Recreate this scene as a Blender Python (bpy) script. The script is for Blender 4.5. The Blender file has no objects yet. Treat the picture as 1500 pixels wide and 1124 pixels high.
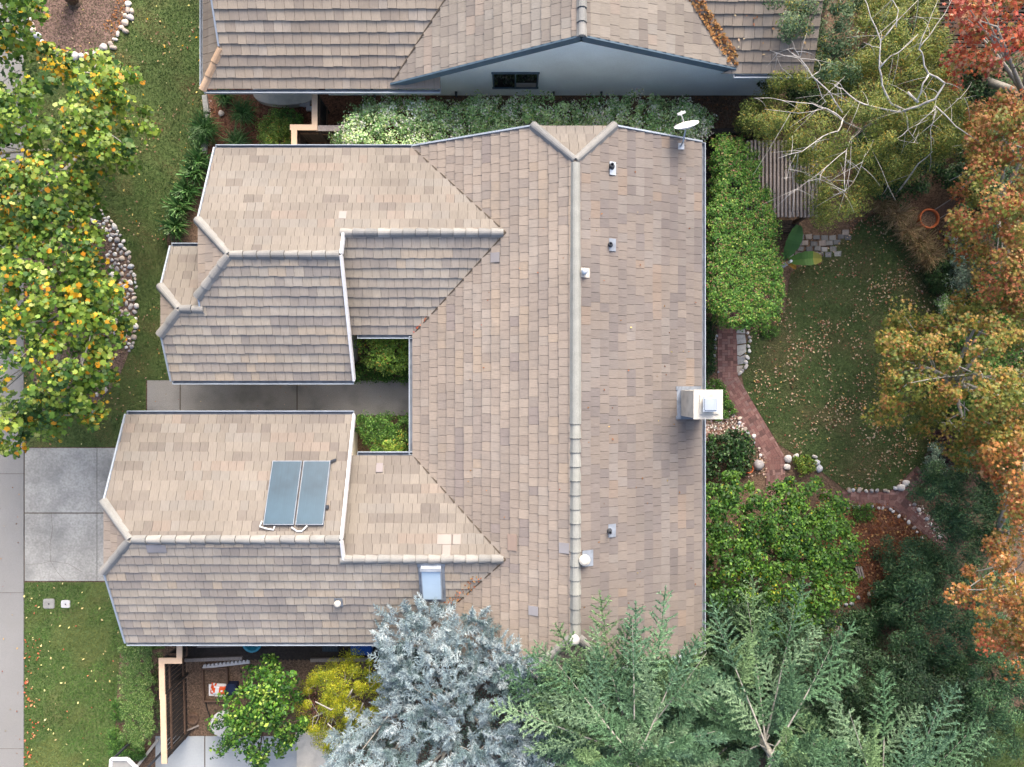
import bpy, bmesh, math, random
import numpy as np
from mathutils import Vector, Matrix
random.seed(7); RG = np.random.default_rng(7)
SC = bpy.context.scene; COL = SC.collection
CAM_H = 26.0; FOC = 1040.0
def P(px, py, z=0.0):
    s = (CAM_H - z) / FOC
    return ((px - 750) * s, (562 - py) * s, z)
def PP(pts, z=0.0): return [P(x, y, z) for x, y in pts]
def H(r, g, b, k=1.0):
    f = lambda c: (c/255/12.92 if c/255 <= .04045 else ((c/255+.055)/1.055)**2.4)
    return (f(r)*k, f(g)*k, f(b)*k)
# ------------------------------------------------------------------ materials
MATS = {}
def mat(name, base=(.5,.5,.5), rough=.8, n1=(0,0), n2=(0,0), bump=0, bscale=40, metal=0, tint=False, spec=.3, translucent=0, grain=False, stain=None, uvgrain=None, chips=None):
    m = bpy.data.materials.new(name); m.use_nodes = True
    nt = m.node_tree; N = nt.nodes; L = nt.links
    b = N['Principled BSDF']; out = N['Material Output']
    b.inputs['Roughness'].default_value = rough; b.inputs['Metallic'].default_value = metal
    b.inputs['Specular IOR Level'].default_value = spec
    tc = N.new('ShaderNodeTexCoord')
    if tint:
        a = N.new('ShaderNodeAttribute'); a.attribute_name = 'tint'; col = a.outputs['Color']
    else:
        c = N.new('ShaderNodeRGB'); c.outputs[0].default_value = (*base, 1); col = c.outputs[0]
    def mulnoise(col, scale, amt, vec=None, detail=4, kind='noise'):
        mp = None
        if kind == 'noise':
            t = N.new('ShaderNodeTexNoise'); t.inputs['Scale'].default_value = scale; t.inputs['Detail'].default_value = detail
            fac = t.outputs['Fac']
        else:
            t = N.new('ShaderNodeTexVoronoi'); t.inputs['Scale'].default_value = scale
            sp = N.new('ShaderNodeSeparateColor'); L.new(t.outputs['Color'], sp.inputs[0]); fac = sp.outputs[0]
        L.new(vec if vec is not None else tc.outputs['Object'], t.inputs['Vector'])
        r = N.new('ShaderNodeMapRange'); r.inputs['From Min'].default_value = .3 if kind == 'noise' else 0; r.inputs['From Max'].default_value = .7 if kind == 'noise' else 1
        r.inputs['To Min'].default_value = 1-amt; r.inputs['To Max'].default_value = 1+amt
        L.new(fac, r.inputs['Value'])
        x = N.new('ShaderNodeVectorMath'); x.operation = 'SCALE'
        L.new(col, x.inputs[0]); L.new(r.outputs[0], x.inputs['Scale'])
        return x.outputs[0], fac
    hfac = None
    if n1[1]: col, _ = mulnoise(col, n1[0], n1[1])
    if n2[1]: col, hfac = mulnoise(col, n2[0], n2[1], detail=6)
    if chips: col, hfac = mulnoise(col, chips[0], chips[1], kind='vor')
    if uvgrain:
        uv = N.new('ShaderNodeUVMap'); mp = N.new('ShaderNodeMapping'); mp.inputs['Scale'].default_value = (uvgrain[0], uvgrain[1], 1)
        L.new(uv.outputs[0], mp.inputs['Vector']); col, hfac = mulnoise(col, 1.0, uvgrain[2], vec=mp.outputs[0])
    if stain:   # (scale, colour, amount): real stains / lichen with a shape of their own
        t = N.new('ShaderNodeTexNoise'); t.inputs['Scale'].default_value = stain[0]; t.inputs['Detail'].default_value = 5
        L.new(tc.outputs['Object'], t.inputs['Vector'])
        r = N.new('ShaderNodeMapRange'); r.inputs['From Min'].default_value = .5; r.inputs['From Max'].default_value = .68; r.inputs['To Max'].default_value = stain[2]
        L.new(t.outputs['Fac'], r.inputs['Value'])
        mx = N.new('ShaderNodeMix'); mx.data_type = 'RGBA'; L.new(r.outputs[0], mx.inputs['Factor']); L.new(col, mx.inputs[6]); mx.inputs[7].default_value = (*stain[1], 1)
        col = mx.outputs[2]
    L.new(col, b.inputs['Base Color'])
    if bump:
        if hfac is None or bscale:
            t = N.new('ShaderNodeTexNoise'); t.inputs['Scale'].default_value = bscale or 40; t.inputs['Detail'].default_value = 5
            L.new(tc.outputs['Object'], t.inputs['Vector']); hfac = t.outputs['Fac']
        bp = N.new('ShaderNodeBump'); bp.inputs['Strength'].default_value = bump; bp.inputs['Distance'].default_value = .03
        L.new(hfac, bp.inputs['Height']); L.new(bp.outputs[0], b.inputs['Normal'])
    if translucent:
        tr = N.new('ShaderNodeBsdfTranslucent'); L.new(col, tr.inputs['Color'])
        ms = N.new('ShaderNodeMixShader'); ms.inputs[0].default_value = translucent
        L.new(b.outputs[0], ms.inputs[1]); L.new(tr.outputs[0], ms.inputs[2]); L.new(ms.outputs[0], out.inputs['Surface'])
    MATS[name] = m; return m
mat('tile', tint=True, rough=.85, n1=(.55,.08), uvgrain=(70,5,.13), bump=.25, bscale=0, spec=.25, stain=(1.1,(.16,.148,.135),.36))
mat('ridge', tint=True, rough=.85, n1=(3,.1), n2=(40,.10), bump=.2, bscale=60)
mat('underlay', (.05,.045,.04), .9)
mat('gutter', H(150,160,170), .45, n1=(2,.12), spec=.4)
mat('gutter_in', H(120,128,138), .6, n1=(4,.25))
mat('white_paint', (.7,.71,.72), .5, n1=(2,.05))
mat('cream_wall', H(222,216,200), .85, n1=(1,.05), n2=(60,.05), bump=.2, bscale=90)
mat('blue_wall', H(222,236,242), .85, n1=(.6,.08), n2=(30,.04), bump=.15, bscale=70)
mat('slate_trim', H(72,92,106), .6, n1=(3,.1))
mat('stucco_white', H(188,184,173), .8, n1=(2,.10), n2=(40,.06), bump=.2, bscale=60, stain=(3,H(150,148,140),.5))
mat('metal', H(176,184,190), .4, n1=(5,.12), metal=.5)
mat('metal_dark', H(70,74,80), .5, n1=(8,.2), metal=.4)
mat('glass_dark', (.01,.014,.018), .08, spec=.6)
mat('skylight_glass', H(176,198,214), .35, n1=(1.5,.06), spec=.5)
mat('panel_glass', H(50,74,88), .22, n1=(.9,.30), spec=.6, uvgrain=(34,.5,.07))  # broad mottling in the colour imitates sky sheen on the glass
mat('black', (.02,.02,.022), .6)
mat('white_plastic', (.48,.485,.49), .4, n1=(4,.05))
mat('concrete', H(154,154,149), .9, n1=(.6,.2), n2=(14,.2), bump=.3, bscale=120, stain=(.8,H(112,114,112),.6))
mat('sidewalk', H(128,128,126), .9, n1=(.4,.08), n2=(30,.06), bump=.2, bscale=120, stain=(1.1,H(126,126,122),.4))
mat('aggregate', H(142,140,136), .95, n1=(.7,.12), n2=(55,.32), bump=.4, bscale=90, stain=(1.2,H(92,92,90),.4))
mat('asphalt', (.05,.05,.052), .95, n2=(60,.3))
mat('joint', H(84,76,66), .95)
mat('patio', H(156,162,164), .85, n1=(.6,.07), n2=(20,.04))
mat('soil', H(98,81,67), .95, n1=(.6,.25), chips=(26,.45), bump=.5, bscale=50)
mat('mulch', H(112,92,84), .95, n1=(.9,.2), chips=(24,.6), bump=.6, bscale=60)
mat('mulch_red', H(110,76,58), .95, n1=(.9,.2), chips=(22,.55), bump=.6, bscale=60)
mat('turf', H(80,96,54), .95, n1=(.5,.2), n2=(9,.22), stain=(.8,H(98,92,60),.45))
mat('turf_dark', H(68,84,48), .95, n1=(.5,.22), n2=(9,.22), stain=(.55,H(94,82,60),.55))
mat('brick', tint=True, rough=.9, n2=(30,.18), bump=.3, bscale=80)
mat('mortar', H(88,72,66), .95)
mat('rock', tint=True, rough=.8, n1=(9,.18), n2=(40,.1), bump=.3, bscale=30)
mat('leaf', tint=True, rough=.5, translucent=.28, spec=.35)
mat('needle', tint=True, rough=.6, translucent=.12, spec=.25)
mat('dry', tint=True, rough=.8, translucent=.2, spec=.15)
mat('bark', H(98,84,72), .95, n1=(4,.2), n2=(18,.35), bump=.6, bscale=20)
mat('bark_grey', H(150,148,140), .9, n1=(4,.15), n2=(18,.2), bump=.4, bscale=20)
mat('bark_white', H(186,182,174), .8, n1=(6,.12), stain=(7,H(90,84,78),.7))
mat('wood_tan', H(196,170,142), .75, n1=(2,.07), n2=(14,.06))
mat('wood_brown', H(92,74,62), .85, n1=(2,.15), n2=(16,.25), bump=.3, bscale=25)
mat('wood_dark', H(52,47,44), .9, n1=(2,.2), n2=(16,.25), bump=.3, bscale=25)
mat('wood_grey', H(136,128,122), .9, n1=(2,.15), n2=(18,.2), bump=.3, bscale=25)
mat('terracotta', H(176,96,58), .85, n1=(4,.15))
mat('orange_print', H(214,84,32), .5); mat('bag_white', H(226,226,224), .5, n1=(6,.06))
mat('navy', H(28,40,66), .5); mat('blue_plastic', H(20,78,160), .4); mat('dark_plastic', H(40,52,62), .45)
mat('teal', H(52,138,160), .45); mat('grey_plastic', H(140,140,136), .6, n1=(5,.08)); mat('hose', H(30,30,30), .6)
# ------------------------------------------------------------------ object helpers
BASE = {}
def setp(o, label=None, cat=None, group=None, kind=None):
    if label: o['label'] = label
    if cat: o['category'] = cat
    if group: o['group'] = group
    if kind: o['kind'] = kind
    return o
def thing(name, label, cat, loc, group=None, kind=None):
    o = bpy.data.objects.new(name, None); COL.objects.link(o); o.location = loc; o.empty_display_size = .3
    BASE[o] = np.array(loc, float); return setp(o, label, cat, group, kind)
class MB:
    def __init__(s): s.v = []; s.f = []; s.mi = []; s.t = []; s.uv = []
    def add(s, vs, fs, mi=0, tint=None, uv=None):
        n = len(s.v); s.v += [tuple(v) for v in vs]
        s.t += [tint or (1,1,1)] * len(vs)
        s.uv += list(uv) if uv is not None else [(0,0)] * len(vs)
        for f in fs: s.f.append([i+n for i in f]); s.mi.append(mi)
    def box(s, c, d, rz=0, mi=0, tint=None, taper=1.0, ry=0):
        M = Matrix.Translation(c) @ Matrix.Rotation(rz,4,'Z') @ Matrix.Rotation(ry,4,'Y')
        vs = []
        for z in (-.5,.5):
            k = taper if z > 0 else 1
            for x, y in ((-.5,-.5),(.5,-.5),(.5,.5),(-.5,.5)): vs.append(M @ Vector((x*d[0]*k, y*d[1]*k, z*d[2])))
        s.add(vs, [(3,2,1,0),(4,5,6,7),(0,1,5,4),(1,2,6,5),(2,3,7,6),(3,0,4,7)], mi, tint)
    def bar(s, a, b, w, h, mi=0, tint=None, up=(0,0,1)):
        a = Vector(a); b = Vector(b); d = (b-a).normalized(); u = Vector(up); sd = d.cross(u)
        if sd.length < 1e-4: sd = d.cross(Vector((1,0,0)))
        sd.normalize(); u = sd.cross(d).normalized()
        vs = [p + sd*(x*w/2) + u*(y*h/2) for p in (a,b) for x, y in ((-1,-1),(1,-1),(1,1),(-1,1))]
        s.add(vs, [(0,1,2,3),(7,6,5,4),(0,4,5,1),(1,5,6,2),(2,6,7,3),(3,7,4,0)], mi, tint)
    def prism(s, poly, z0, z1, mi=0, tint=None):
        n = len(poly); a = sum(poly[i][0]*poly[(i+1)%n][1]-poly[(i+1)%n][0]*poly[i][1] for i in range(n))
        if a < 0: poly = poly[::-1]
        vs = [(p[0],p[1],z0) for p in poly] + [(p[0],p[1],z1) for p in poly]
        s.add(vs, [list(range(n))[::-1], list(range(n,2*n))] + [(i,(i+1)%n,n+(i+1)%n,n+i) for i in range(n)], mi, tint)
    def tube(s, pts, rad, n=6, mi=0, tint=None, cap=True):
        pts = [Vector(p) for p in pts]
        if not hasattr(rad,'__len__'): rad = [rad]*len(pts)
        vs = []; ref = Vector((.3,.2,1)).normalized()
        for i, p in enumerate(pts):
            d = (pts[min(i+1,len(pts)-1)] - pts[max(i-1,0)]).normalized()
            a = d.cross(ref)
            if a.length < 1e-3: a = d.cross(Vector((1,0,0)))
            a.normalize(); b = d.cross(a)
            for k in range(n):
                an = 2*math.pi*k/n; vs.append(p + (a*math.cos(an)+b*math.sin(an))*rad[i])
        fs = [(i*n+k, i*n+(k+1)%n, (i+1)*n+(k+1)%n, (i+1)*n+k) for i in range(len(pts)-1) for k in range(n)]
        if cap: fs += [list(range(n))[::-1], [(len(pts)-1)*n+k for k in range(n)]]
        s.add(vs, fs, mi, tint)
    def lathe(s, c, prof, n=20, mi=0, tint=None):
        vs = [(c[0]+r*math.cos(2*math.pi*k/n), c[1]+r*math.sin(2*math.pi*k/n), c[2]+z) for r, z in prof for k in range(n)]
        fs = [(i*n+k, i*n+(k+1)%n, (i+1)*n+(k+1)%n, (i+1)*n+k) for i in range(len(prof)-1) for k in range(n)]
        s.add(vs, fs, mi, tint)
    def build(s, name, mats, parent=None, smooth=False, loc=None):
        base = BASE[parent] if parent is not None else (np.array(loc, float) if loc is not None else np.zeros(3))
        me = bpy.data.meshes.new(name)
        me.from_pydata([tuple(np.array(v)-base) for v in s.v], [], s.f)
        for m in (mats if isinstance(mats,(list,tuple)) else [mats]): me.materials.append(MATS[m])
        me.polygons.foreach_set('material_index', s.mi)
        if smooth: me.polygons.foreach_set('use_smooth', [True]*len(s.f))
        at = me.attributes.new('tint','FLOAT_COLOR','POINT'); at.data.foreach_set('color', np.c_[np.array(s.t,float), np.ones(len(s.v))].ravel())
        ul = me.uv_layers.new(name='UVMap'); li = np.zeros(len(me.loops), int); me.loops.foreach_get('vertex_index', li)
        ul.data.foreach_set('uv', np.array(s.uv,float)[li].ravel())
        me.update()
        o = bpy.data.objects.new(name, me); COL.objects.link(o)
        if parent is not None: o.parent = parent
        elif loc is not None: o.location = loc
        BASE[o] = base
        return o
def np_mesh(name, V, k, tint, m, parent=None, loc=None):
    """V: (N*k,3) vertices, one k-gon per k vertices."""
    base = BASE[parent] if parent is not None else (np.array(loc,float) if loc is not None else np.zeros(3))
    V = V - base; nv = len(V); nf = nv//k
    me = bpy.data.meshes.new(name)
    me.vertices.add(nv); me.vertices.foreach_set('co', V.astype(np.float32).ravel())
    me.loops.add(nv); me.loops.foreach_set('vertex_index', np.arange(nv, dtype=np.int32))
    me.polygons.add(nf); me.polygons.foreach_set('loop_start', np.arange(0,nv,k,dtype=np.int32)); me.polygons.foreach_set('loop_total', np.full(nf,k,dtype=np.int32))
    me.materials.append(MATS[m])
    at = me.attributes.new('tint','FLOAT_COLOR','POINT')
    at.data.foreach_set('color', np.c_[np.repeat(tint,k,axis=0), np.ones(nv)].astype(np.float32).ravel())
    me.update(calc_edges=True)
    o = bpy.data.objects.new(name, me); COL.objects.link(o)
    if parent is not None: o.parent = parent
    elif loc is not None: o.location = loc
    BASE[o] = base
    return o
# ------------------------------------------------------------------ foliage helpers
def star(n, r1, r0, off=.0):
    out = []
    for i in range(2*n):
        r = (r1 if i % 2 == 0 else r0); a = math.pi*i/n + off
        out.append((r*math.sin(a), r*math.cos(a), .10*r*r*(1 if i % 2 else -1)))
    return np.array(out)
LEAF = {'oval': np.array([(0,-.5,0),(.3,-.05,.09),(0,.5,-.04),(-.3,-.05,.09)]),
        'long': np.array([(0,-.5,0),(.15,-.05,.05),(0,.5,-.06),(-.15,-.05,.05)]),
        'tulip': np.array([(0,-.48,0),(.30,-.42,.05),(.50,-.05,.12),(.30,.10,.04),(.36,.44,.10),(0,.30,-.03),(-.36,.44,.10),(-.30,.10,.04),(-.50,-.05,.12),(-.30,-.42,.05)]),
        'star': star(5,.55,.22)}
LAREA = {'oval':.30,'long':.15,'tulip':.60,'star':.36}
def unit(v): return v/np.maximum(np.linalg.norm(v,axis=1,keepdims=True),1e-9)
def leaves(pos, nrm, size, tint, kind):
    T = LEAF[kind]; n = len(pos); k = len(T)
    nrm = unit(nrm); a = unit(np.cross(nrm, RG.normal(size=(n,3)))); b = np.cross(nrm, a)
    sz = size[:,None,None]
    V = pos[:,None,:] + sz*(T[None,:,0:1]*a[:,None,:] + T[None,:,1:2]*b[:,None,:] + T[None,:,2:3]*nrm[:,None,:])
    return V.reshape(-1,3), k
def blades(base, d, ln, w, up=None):
    n = len(base); d = unit(d)
    side = unit(np.cross(d, up if up is not None else RG.normal(size=(n,3))))
    ln = np.broadcast_to(ln,(n,))[:,None]; w = np.broadcast_to(w,(n,))[:,None]
    V = np.stack([base-side*w/2, base+side*w/2, base+d*ln+side*w*.15, base+d*ln-side*w*.15],1)
    return V.reshape(-1,3)
def inpoly(p, poly):
    x, y = p[:,0], p[:,1]; ins = np.zeros(len(p),bool); n = len(poly)
    for i in range(n):
        x0,y0 = poly[i][:2]; x1,y1 = poly[(i+1)%n][:2]
        c = ((y0>y) != (y1>y)) & (x < (x1-x0)*(y-y0)/((y1-y0) if y1!=y0 else 1e-9)+x0); ins ^= c
    return ins
def edgedist(p, poly):
    d = np.full(len(p), 1e9); n = len(poly)
    for i in range(n):
        a = np.array(poly[i][:2]); b = np.array(poly[(i+1)%n][:2]); e = b-a
        t = np.clip(((p-a)@e)/max(e@e,1e-9),0,1); d = np.minimum(d, np.linalg.norm(p-(a+t[:,None]*e),axis=1))
    return d
def sample_poly(poly, n):
    A = np.array([q[:2] for q in poly]); lo, hi = A.min(0), A.max(0); out = np.zeros((0,2))
    while len(out) < n:
        c = lo+RG.random((max(n*2,64),2))*(hi-lo); out = np.vstack([out, c[inpoly(c,poly)]])
    return out[:n]
def polyarea(poly):
    n = len(poly); return abs(sum(poly[i][0]*poly[(i+1)%n][1]-poly[(i+1)%n][0]*poly[i][1] for i in range(n)))/2
def vnoise(p, s, seed=0):
    r = np.random.default_rng(seed); v = np.zeros(len(p))
    for k in range(6):
        a = r.normal(size=2)*s*(1+.35*k); v += np.sin(p[:,0]*a[0]+p[:,1]*a[1]+r.random()*6.3)
    return v/2.4
def pick(pal, n, clump=None, bias=.8, jit=.18, nc=1):
    C = np.array([c for c,_ in pal]); W = np.array([w for _,w in pal], float)
    if clump is None: clump = np.zeros(n,int); nc = 1
    lw = np.log(W)[None,:] + RG.normal(size=(nc,len(W)))*bias
    g = lw[clump] + RG.gumbel(size=(n,len(W)))
    c = C[np.argmax(g,1)]
    return np.clip(c*(1+RG.normal(size=(n,1))*jit)*(1+RG.normal(size=(n,3))*.05), .002, .9)
def clumps(poly_px, zlo, zhi, n, prof='dome', depth=.5, jitpx=2.5):
    c = sample_poly(poly_px, n); d = edgedist(c, poly_px); d = d/max(d.max(),1e-6)
    h = np.sqrt(np.clip(1-(1-d)**2,0,1)) if prof == 'dome' else np.clip(d*4.5,0,1)**.5
    z = np.maximum(zlo+(zhi-zlo)*h*(1+(.12 if prof == 'dome' else .04)*vnoise(c/40,2.2,n)) - np.abs(RG.normal(size=n))*depth, .12)
    s = (CAM_H-z)/FOC; c = c+RG.normal(size=c.shape)*jitpx
    return np.c_[(c[:,0]-750)*s, (562-c[:,1])*s, z]
def foliage(name, root, cl, r, per, size, pal, kind='oval', up=.9, flat=.75, bias=.8, m='leaf', jit=.18, szj=.25):
    n = len(cl)*per; ci = np.repeat(np.arange(len(cl)), per)
    rr = (r*(1+.3*RG.normal(size=len(cl))))[ci]
    off = unit(RG.normal(size=(n,3)))*(rr*RG.random(n)**.45)[:,None]; off[:,2] *= flat
    pos = cl[ci]+off; pos[:,2] = np.maximum(pos[:,2], .04)
    nrm = unit(off)*.55 + np.array([0,0,up]) + RG.normal(size=(n,3))*.42
    sz = size*np.clip(1+RG.normal(size=n)*szj,.45,1.8)
    V, k = leaves(pos, nrm, sz, None, kind)
    return np_mesh(name, V, k, pick(pal, n, ci, bias, jit, len(cl)), m, root)
def bez(a, b, sag, n=5):
    a = np.array(a,float); b = np.array(b,float); mdl = (a+b)/2 + np.array(sag)
    t = np.linspace(0,1,n)[:,None]
    return (1-t)**2*a + 2*t*(1-t)*mdl + t**2*b
def limbs(root, name, base, fork, cl, nmain, r0, m, twigs=40, tw=.012):
    mb = MB(); base = np.array(base,float); fork = np.array(fork,float)
    mb.tube(bez(base, fork, (.06,-.05,0),5), np.linspace(r0*1.25,r0*.8,5), 8)
    mb.tube([base+(0,0,-.05), base+(0,0,.12)], [r0*1.9, r0*1.2], 8)
    idx = RG.choice(len(cl), nmain, replace=False); cen = cl[idx].copy()
    for _ in range(6):
        a = np.argmin(np.linalg.norm(cl[:,None]-cen[None],axis=2),1)
        for k in range(nmain):
            if (a==k).any(): cen[k] = cl[a==k].mean(0)
    for k in range(nmain):
        pts = bez(fork, cen[k], RG.normal(size=3)*.15+np.array([0,0,.1]), 6)
        mb.tube(pts, np.linspace(r0*.6, r0*.2, 6), 6)
        mem = np.where(a==k)[0]; RG.shuffle(mem)
        for j in mem[:max(1,twigs//nmain)]:
            s = pts[RG.integers(2,6)]
            mb.tube(bez(s, cl[j], RG.normal(size=3)*.12, 4), np.linspace(r0*.2, tw, 4), 4, cap=False)
    return mb.build(name, m, root, smooth=True)
def tree(name, label, cat, poly_px, zlo, zhi, ground_px, pal, leaf=.12, kind='oval', dens=3.0, cr=.5, nmain=6, r0=.12, bark='bark', group=None, depth=.6, up=.9, prof='dome', bias=.8, twigs=40, fork=None, jit=.18, flat=.75):
    zm = zlo+.6*(zhi-zlo); poly = PP(poly_px, zm); A = polyarea(poly)
    n = max(8, int(A/(cr*cr)*1.1)); cl = clumps(poly_px, zlo, zhi, n, prof, depth, 7)
    base = P(*ground_px); root = thing(name, label, cat, base, group)
    fk = fork or (base[0]*.4+cl[:,0].mean()*.6, base[1]*.4+cl[:,1].mean()*.6, max(.5, zlo*.8))
    limbs(root, 'trunk', base, fk, cl, min(nmain,n), r0, bark, twigs)
    per = max(3, int(A*dens*1.5/(LAREA[kind]*leaf*leaf)/n))
    foliage('crown', root, cl, cr, per, leaf, pal, kind, up, flat, bias, jit=jit)
    return root
def bush(name, label, poly_px, zhi, pal, leaf=.07, kind='oval', dens=2.2, cr=.22, group=None, zlo=.15, prof='dome', depth=.22, cat='shrub', up=.8, bias=.6, jit=.2, zm=None, stems=True):
    zz = (zlo+.6*(zhi-zlo)) if zm is None else zm; poly = PP(poly_px, zz); A = polyarea(poly)
    n = max(6, int(A/(cr*cr)*1.6)); cl = clumps(poly_px, zlo, zhi, n, prof, depth)
    poly = PP(poly_px, zlo)
    # a skirt of clumps down the sides
    per_pts = []; m = len(poly)
    for i in range(m):
        a = np.array(poly[i]); b = np.array(poly[(i+1)%m]); L = np.linalg.norm(b-a)
        for t in np.arange(0,1,max(.05,cr*1.1/max(L,.01))): per_pts.append(a+(b-a)*t)
    per_pts = np.array(per_pts); cen = cl[:,:2].mean(0)
    sk = per_pts.copy(); sk[:,:2] = cen+(sk[:,:2]-cen)*.93; sk[:,2] = RG.uniform(.12, max(.2,zhi*.7), len(sk))
    cl = np.vstack([cl, sk]); base = (cen[0],cen[1],0); root = thing(name, label, cat, base, group)
    if stems:
        mb = MB()
        for j in RG.choice(len(cl), min(len(cl),14), replace=False):
            mb.tube(bez((base[0]+RG.normal()*.08, base[1]+RG.normal()*.08, -.03), cl[j], (0,0,.1), 4), [.03,.022,.015,.008], 5)
        mb.build('stem', 'bark', root)
    per = max(4, int(A*dens*1.5/(LAREA[kind]*leaf*leaf)/n))
    foliage('foliage', root, cl, cr, per, leaf, pal, kind, up, .8, bias, jit=jit)
    return root
def strap_clump(name, label, px, py, R, h, n, w, pal, group=None, cat='plant', z=0, spread=1.0):
    b = P(px, py, z); root = thing(name, label, cat, b, group); az = RG.random(n)*6.283; ln = R*(.55+.6*RG.random(n))*spread
    d = np.c_[np.cos(az), np.sin(az), np.zeros(n)]; o = np.array(b)+RG.normal(size=(n,3))*np.array([R*.16,R*.16,0]); o[:,2] = z
    hh = h*(.6+.6*RG.random(n)); tc = pick(pal, n); sd = np.c_[-np.sin(az), np.cos(az), np.zeros(n)]; Vs = []; ts = []
    T = [0,.35,.7,1.0]; Z = [0,.8,1.0,.62]; Wd = [.7,1,.8,.12]
    for i in range(3):
        p0 = o+d*(ln*T[i])[:,None]+np.c_[0*hh,0*hh,hh*Z[i]]; p1 = o+d*(ln*T[i+1])[:,None]+np.c_[0*hh,0*hh,hh*Z[i+1]]
        Vs.append(np.stack([p0-sd*w*Wd[i]/2,p0+sd*w*Wd[i]/2,p1+sd*w*Wd[i+1]/2,p1-sd*w*Wd[i+1]/2],1).reshape(-1,3)); ts.append(tc)
    np_mesh('foliage', np.vstack(Vs), 4, np.vstack(ts), 'leaf', root); return root
# conifer sprays: a unit template (axis along +x) reused with numpy transforms
def spray_template(nside, side, step, nl, seed, shape=1.0, flat=.45):
    r = np.random.default_rng(seed); B = []; D = []; Ls = []
    def clothe(p0, d, L):
        k = max(2,int(L/step))
        for i in range(k):
            p = p0+d*(L*i/k)
            for q in range(4):
                v = d*.85 + r.normal(size=3)*np.array([.5,.5,flat]); v[2] += .12
                B.append(p); D.append(v/np.linalg.norm(v)); Ls.append(nl*(.7+.6*r.random()))
    clothe(np.zeros(3), np.array([1.,0,0]), 1.0)
    for i in range(nside):
        t = .06+.9*i/nside
        for s in (-1,1):
            L = side*((1-t)**.7*.9+.12)*(.75+.5*r.random())*(min(1,t*4)*.6+.4)
            a = math.radians(52+r.normal()*7)*s
            d = np.array([math.cos(a), math.sin(a), -.12+r.normal()*.08]); d /= np.linalg.norm(d)
            clothe(np.array([t,0,0]), d, L)
    return np.array(B), np.array(D), np.array(Ls)
def sprays(O, D, L, templates, droop, wid, pal, nlscale=1.0, roll=.25, lenscale=None):
    Vs = []; Ts = []
    for i in range(len(O)):
        B, d, nl = templates[RG.integers(len(templates))]
        x = D[i]/np.linalg.norm(D[i]); u = np.array([0,0,1.]) + RG.normal(size=3)*roll
        y = np.cross(u,x); y /= np.linalg.norm(y); z = np.cross(x,y); R = np.stack([x,y,z],0)
        Bq = B.copy(); Bq[:,2] -= droop*B[:,0]**2
        b = O[i]+(Bq*L[i])@R; dd = d@R
        Vs.append(blades(b, dd, nl*(lenscale or L[i]), wid))
        base = np.array(pal[RG.integers(len(pal))]); tip = np.clip(B[:,0],0,1)[:,None]
        Ts.append(np.clip(base[None]*(1+RG.normal(size=(len(B),1))*.2),.003,.9))
    return np.vstack(Vs), np.vstack(Ts)
# ------------------------------------------------------------------ roofs
SL = .467
def clip_rect(poly, u0, u1, v0, v1):
    for ax, lim, sg in ((0,u0,1),(0,u1,-1),(1,v0,1),(1,v1,-1)):
        out = []; n = len(poly)
        for i in range(n):
            a = poly[i]; b = poly[(i+1)%n]; da = (a[ax]-lim)*sg; db = (b[ax]-lim)*sg
            if da >= 0: out.append(a)
            if (da >= 0) != (db >= 0):
                t = da/(da-db); out.append((a[0]+t*(b[0]-a[0]), a[1]+t*(b[1]-a[1])))
        poly = out
        if len(poly) < 3: return []
    return poly
def parea(p): return abs(sum(p[i][0]*p[(i+1)%len(p)][1]-p[(i+1)%len(p)][0]*p[i][1] for i in range(len(p))))/2
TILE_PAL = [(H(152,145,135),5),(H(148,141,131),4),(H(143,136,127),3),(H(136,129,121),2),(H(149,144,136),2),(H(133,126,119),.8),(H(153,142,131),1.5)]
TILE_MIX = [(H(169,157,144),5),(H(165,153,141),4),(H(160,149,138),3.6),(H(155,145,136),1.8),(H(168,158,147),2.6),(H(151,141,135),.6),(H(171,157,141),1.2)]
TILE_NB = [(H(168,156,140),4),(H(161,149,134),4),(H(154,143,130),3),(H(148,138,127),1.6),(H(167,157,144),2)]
TILE_S = [(H(169,160,146),4),(H(162,153,141),4),(H(155,147,137),3.4),(H(148,141,133),2.0),(H(167,159,147),2.4),(H(174,161,143),1.4)]  # south-slope tiles, tinted paler to offset the weak light there
TILE_R = [(H(172,161,151),4),(H(166,156,148),4),(H(160,151,145),3.4),(H(154,146,142),2.2),(H(171,163,156),2.4),(H(177,161,147),.8)]
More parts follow.
